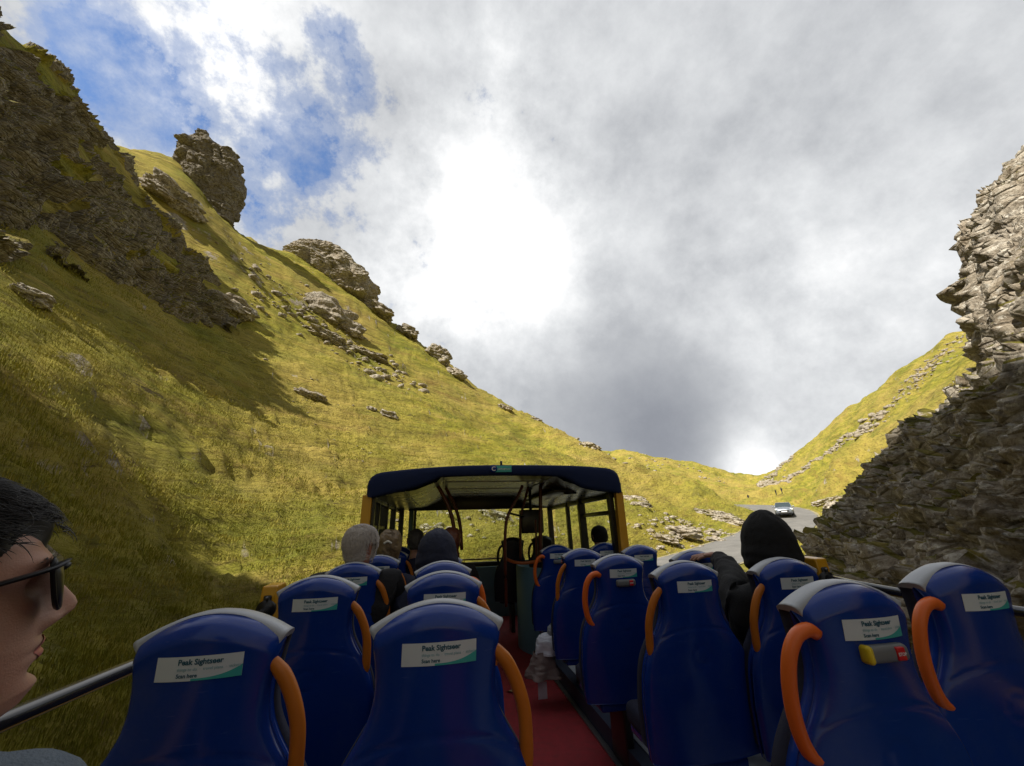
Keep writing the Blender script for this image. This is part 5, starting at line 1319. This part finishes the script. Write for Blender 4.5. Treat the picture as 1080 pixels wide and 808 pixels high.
# downhill lean
lx, ly = np.cos(an)*ln*.7+.75*hgt, np.sin(an)*ln*.7-.75*hgt
ax, ay = -np.sin(an)*wd, np.cos(an)*wd; zb = Z-.04
V = np.stack([np.stack([X-ax, Y-ay, zb], -1), np.stack([X+ax, Y+ay, zb], -1), np.stack([X+lx*.4+ax*.7, Y+ly*.4+ay*.7, Z+hgt*.65], -1), np.stack([X+lx*.4-ax*.7, Y+ly*.4-ay*.7, Z+hgt*.65], -1), np.stack([X+lx, Y+ly, Z+hgt], -1)], 1).reshape(-1, 3)
bi = np.arange(k)*5
Fq = np.stack([bi, bi+1, bi+2, bi+3], -1); Ft = np.stack([bi+3, bi+2, bi+4, bi+4], -1)
me = bpy.data.meshes.new('grass'); tri = np.concatenate([np.stack([bi, bi+1, bi+2], -1), np.stack([bi, bi+2, bi+3], -1), np.stack([bi+3, bi+2, bi+4], -1)])
o = link('grass', mesh_np('grass', V, tri), mg, smooth=False); tag(o, 'rough yellow green grass covering the slopes', 'grass', kind='stuff')
# ------------------------------------------------------------------ world and sun
w = bpy.data.worlds.new('World'); sc.world = w; w.use_nodes = True; nt = w.node_tree; b = NB(nt)
bg = nt.nodes['Background']; bg.inputs['Strength'].default_value = .1
sky = b.n('ShaderNodeTexSky', sky_type='NISHITA'); sky.sun_disc = False; sky.sun_elevation = SEL; sky.sun_rotation = SAZ; sky.altitude = 300
tc = b.n('ShaderNodeTexCoord'); dirv = tc.outputs['Generated']
nv = b.n('ShaderNodeVectorMath', operation='NORMALIZE'); b.l(dirv, nv.inputs[0]); dirn = nv.outputs[0]
sx = b.n('ShaderNodeSeparateXYZ'); b.l(dirn, sx.inputs[0])
den = b.math('ADD', b.math('MAXIMUM', sx.outputs['Z'], 0.0), .22)
cx = b.n('ShaderNodeCombineXYZ'); b.l(b.math('DIVIDE', sx.outputs['X'], den), cx.inputs[0]); b.l(b.math('DIVIDE', sx.outputs['Y'], den), cx.inputs[1])
cv = cx.outputs[0]
def blob(px, py, rdeg, soft=1.0):
    d = ray(px, py); d = d/np.linalg.norm(d)
    dt = b.n('ShaderNodeVectorMath', operation='DOT_PRODUCT'); b.l(dirn, dt.inputs[0]); dt.inputs[1].default_value = tuple(d)
    # exp(-(1-cos)/(1-cos r))
    e = b.math('DIVIDE', b.math('SUBTRACT', dt.outputs['Value'], 1.0), 1-math.cos(R(rdeg)))
    return b.math('EXPONENT', e)
def wsum(lst):
    acc = None
    for v, k in lst:
        t = b.math('MULTIPLY', v, k); acc = t if acc is None else b.math('ADD', acc, t)
    return acc
n1 = b.noise(b.mapping(dirn, loc=(2.3, 5, 1)), 2.2, 10, .58); n2 = b.noise(b.mapping(dirn, loc=(3, 7, 0)), 4.2, 10, .60); n3 = b.noise(b.mapping(dirn, loc=(9, 2, 5)), 1.6, 6, .5)
n4 = b.noise(b.mapping(dirn, loc=(1, 4, 8)), 9.0, 10, .66); n5 = b.noise(b.mapping(dirn, loc=(6, 3, 2)), 22.0, 8, .65)
holes = wsum([(blob(125, 92, 4.4), .80), (blob(88, 30, 3.2), .45), (blob(160, 135, 3.0), .45), (blob(362, 35, 3.2), .62), (blob(376, 92, 2.4), .42), (blob(330, 155, 4.2), .48), (blob(268, 232, 3.4), .40),
              (blob(512, 115, 2.2), .40), (blob(290, 165, 4), .22), (blob(300, 168, 8), .20), (blob(395, 170, 3), .20), (blob(150, 90, 12), .10)])
nn = wsum([(b.math('SUBTRACT', n1, .5), .5), (b.math('SUBTRACT', n2, .5), 1.5), (b.math('SUBTRACT', n4, .5), 1.5), (b.math('SUBTRACT', n5, .5), .7)])
cov = b.math('SUBTRACT', b.math('ADD', b.math('ADD', .86, b.math('MULTIPLY', blob(860, 330, 30), .45)), nn), b.math('MULTIPLY', holes, 1.15))
alpha = b.ramp(cov, [(.04, 0), (.30, .45), (.62, 1)], 'EASE')
alpha = b.math('MAXIMUM', alpha, b.ramp(n4, [(.40, .02), (.64, .50)]))
bright = wsum([(blob(505, 205, 11), .34), (blob(470, 310, 8), .34), (blob(550, 290, 9), .30), (blob(395, 300, 6), .14), (blob(215, 50, 8), .36), (blob(270, 10, 7), .18), (blob(800, 494, 5), .40), (blob(740, 380, 9), .06), (blob(880, 330, 16), .14), (blob(530, 60, 5), .16),
              (blob(20, 40, 8), -.04), (blob(700, 450, 12), -.36), (blob(590, 430, 6), -.06), (blob(640, 150, 13), -.01), (blob(900, 60, 22), -.03), (blob(430, 90, 9), -.02)])
bright = b.math('MULTIPLY', bright, b.math('ADD', b.math('MULTIPLY', n2, 1.5), b.math('SUBTRACT', b.math('MULTIPLY', n4, 1.1), .36)))
lum = b.math('ADD', b.math('ADD', .61, bright), wsum([(b.math('SUBTRACT', n2, .5), .50), (b.math('SUBTRACT', n3, .5), .18), (b.math('SUBTRACT', n4, .5), .24), (b.math('SUBTRACT', n5, .5), .08)]))
cc = b.ramp(b.math('MULTIPLY', lum, .8), [(.0, (.13, .14, .165)), (.26, (.27, .285, .32)), (.42, (.45, .465, .49)), (.58, (.70, .715, .73)), (.78, (1.05, 1.05, 1.05))])
# bank: added dimming of the unseen sky behind the camera, to deepen shade
vd = b.n('ShaderNodeVectorMath', operation='DOT_PRODUCT'); b.l(dirn, vd.inputs[0]); _v = ray(540, 404); vd.inputs[1].default_value = tuple(_v/np.linalg.norm(_v))
bank = b.ramp(vd.outputs['Value'], [(.05, .45), (.42, 1.0)], 'EASE')
cc = b.mix(1.0, cc, bank, 'MULTIPLY')
scl = b.n('ShaderNodeVectorMath', operation='SCALE'); b.l(cc, scl.inputs[0]); scl.inputs['Scale'].default_value = 6.5
skc = b.n('ShaderNodeVectorMath', operation='MULTIPLY'); b.l(sky.outputs[0], skc.inputs[0]); skc.inputs[1].default_value = (.82, .98, 1.18)
fin = b.mix(alpha, skc.outputs[0], scl.outputs[0])
b.l(fin, bg.inputs['Color'])
sl = bpy.data.lights.new('sun', 'SUN'); sl.energy = 5.0; sl.angle = R(.5); sl.color = (1, .93, .80)
so = bpy.data.objects.new('sun', sl); C.objects.link(so); so.rotation_euler = Vector(SUN).to_track_quat('Z', 'Y').to_euler()
sc.view_settings.view_transform = 'Standard'; sc.view_settings.look = 'None'; sc.view_settings.exposure = .80; sc.view_settings.gamma = 1
sc.view_settings.use_curve_mapping = False
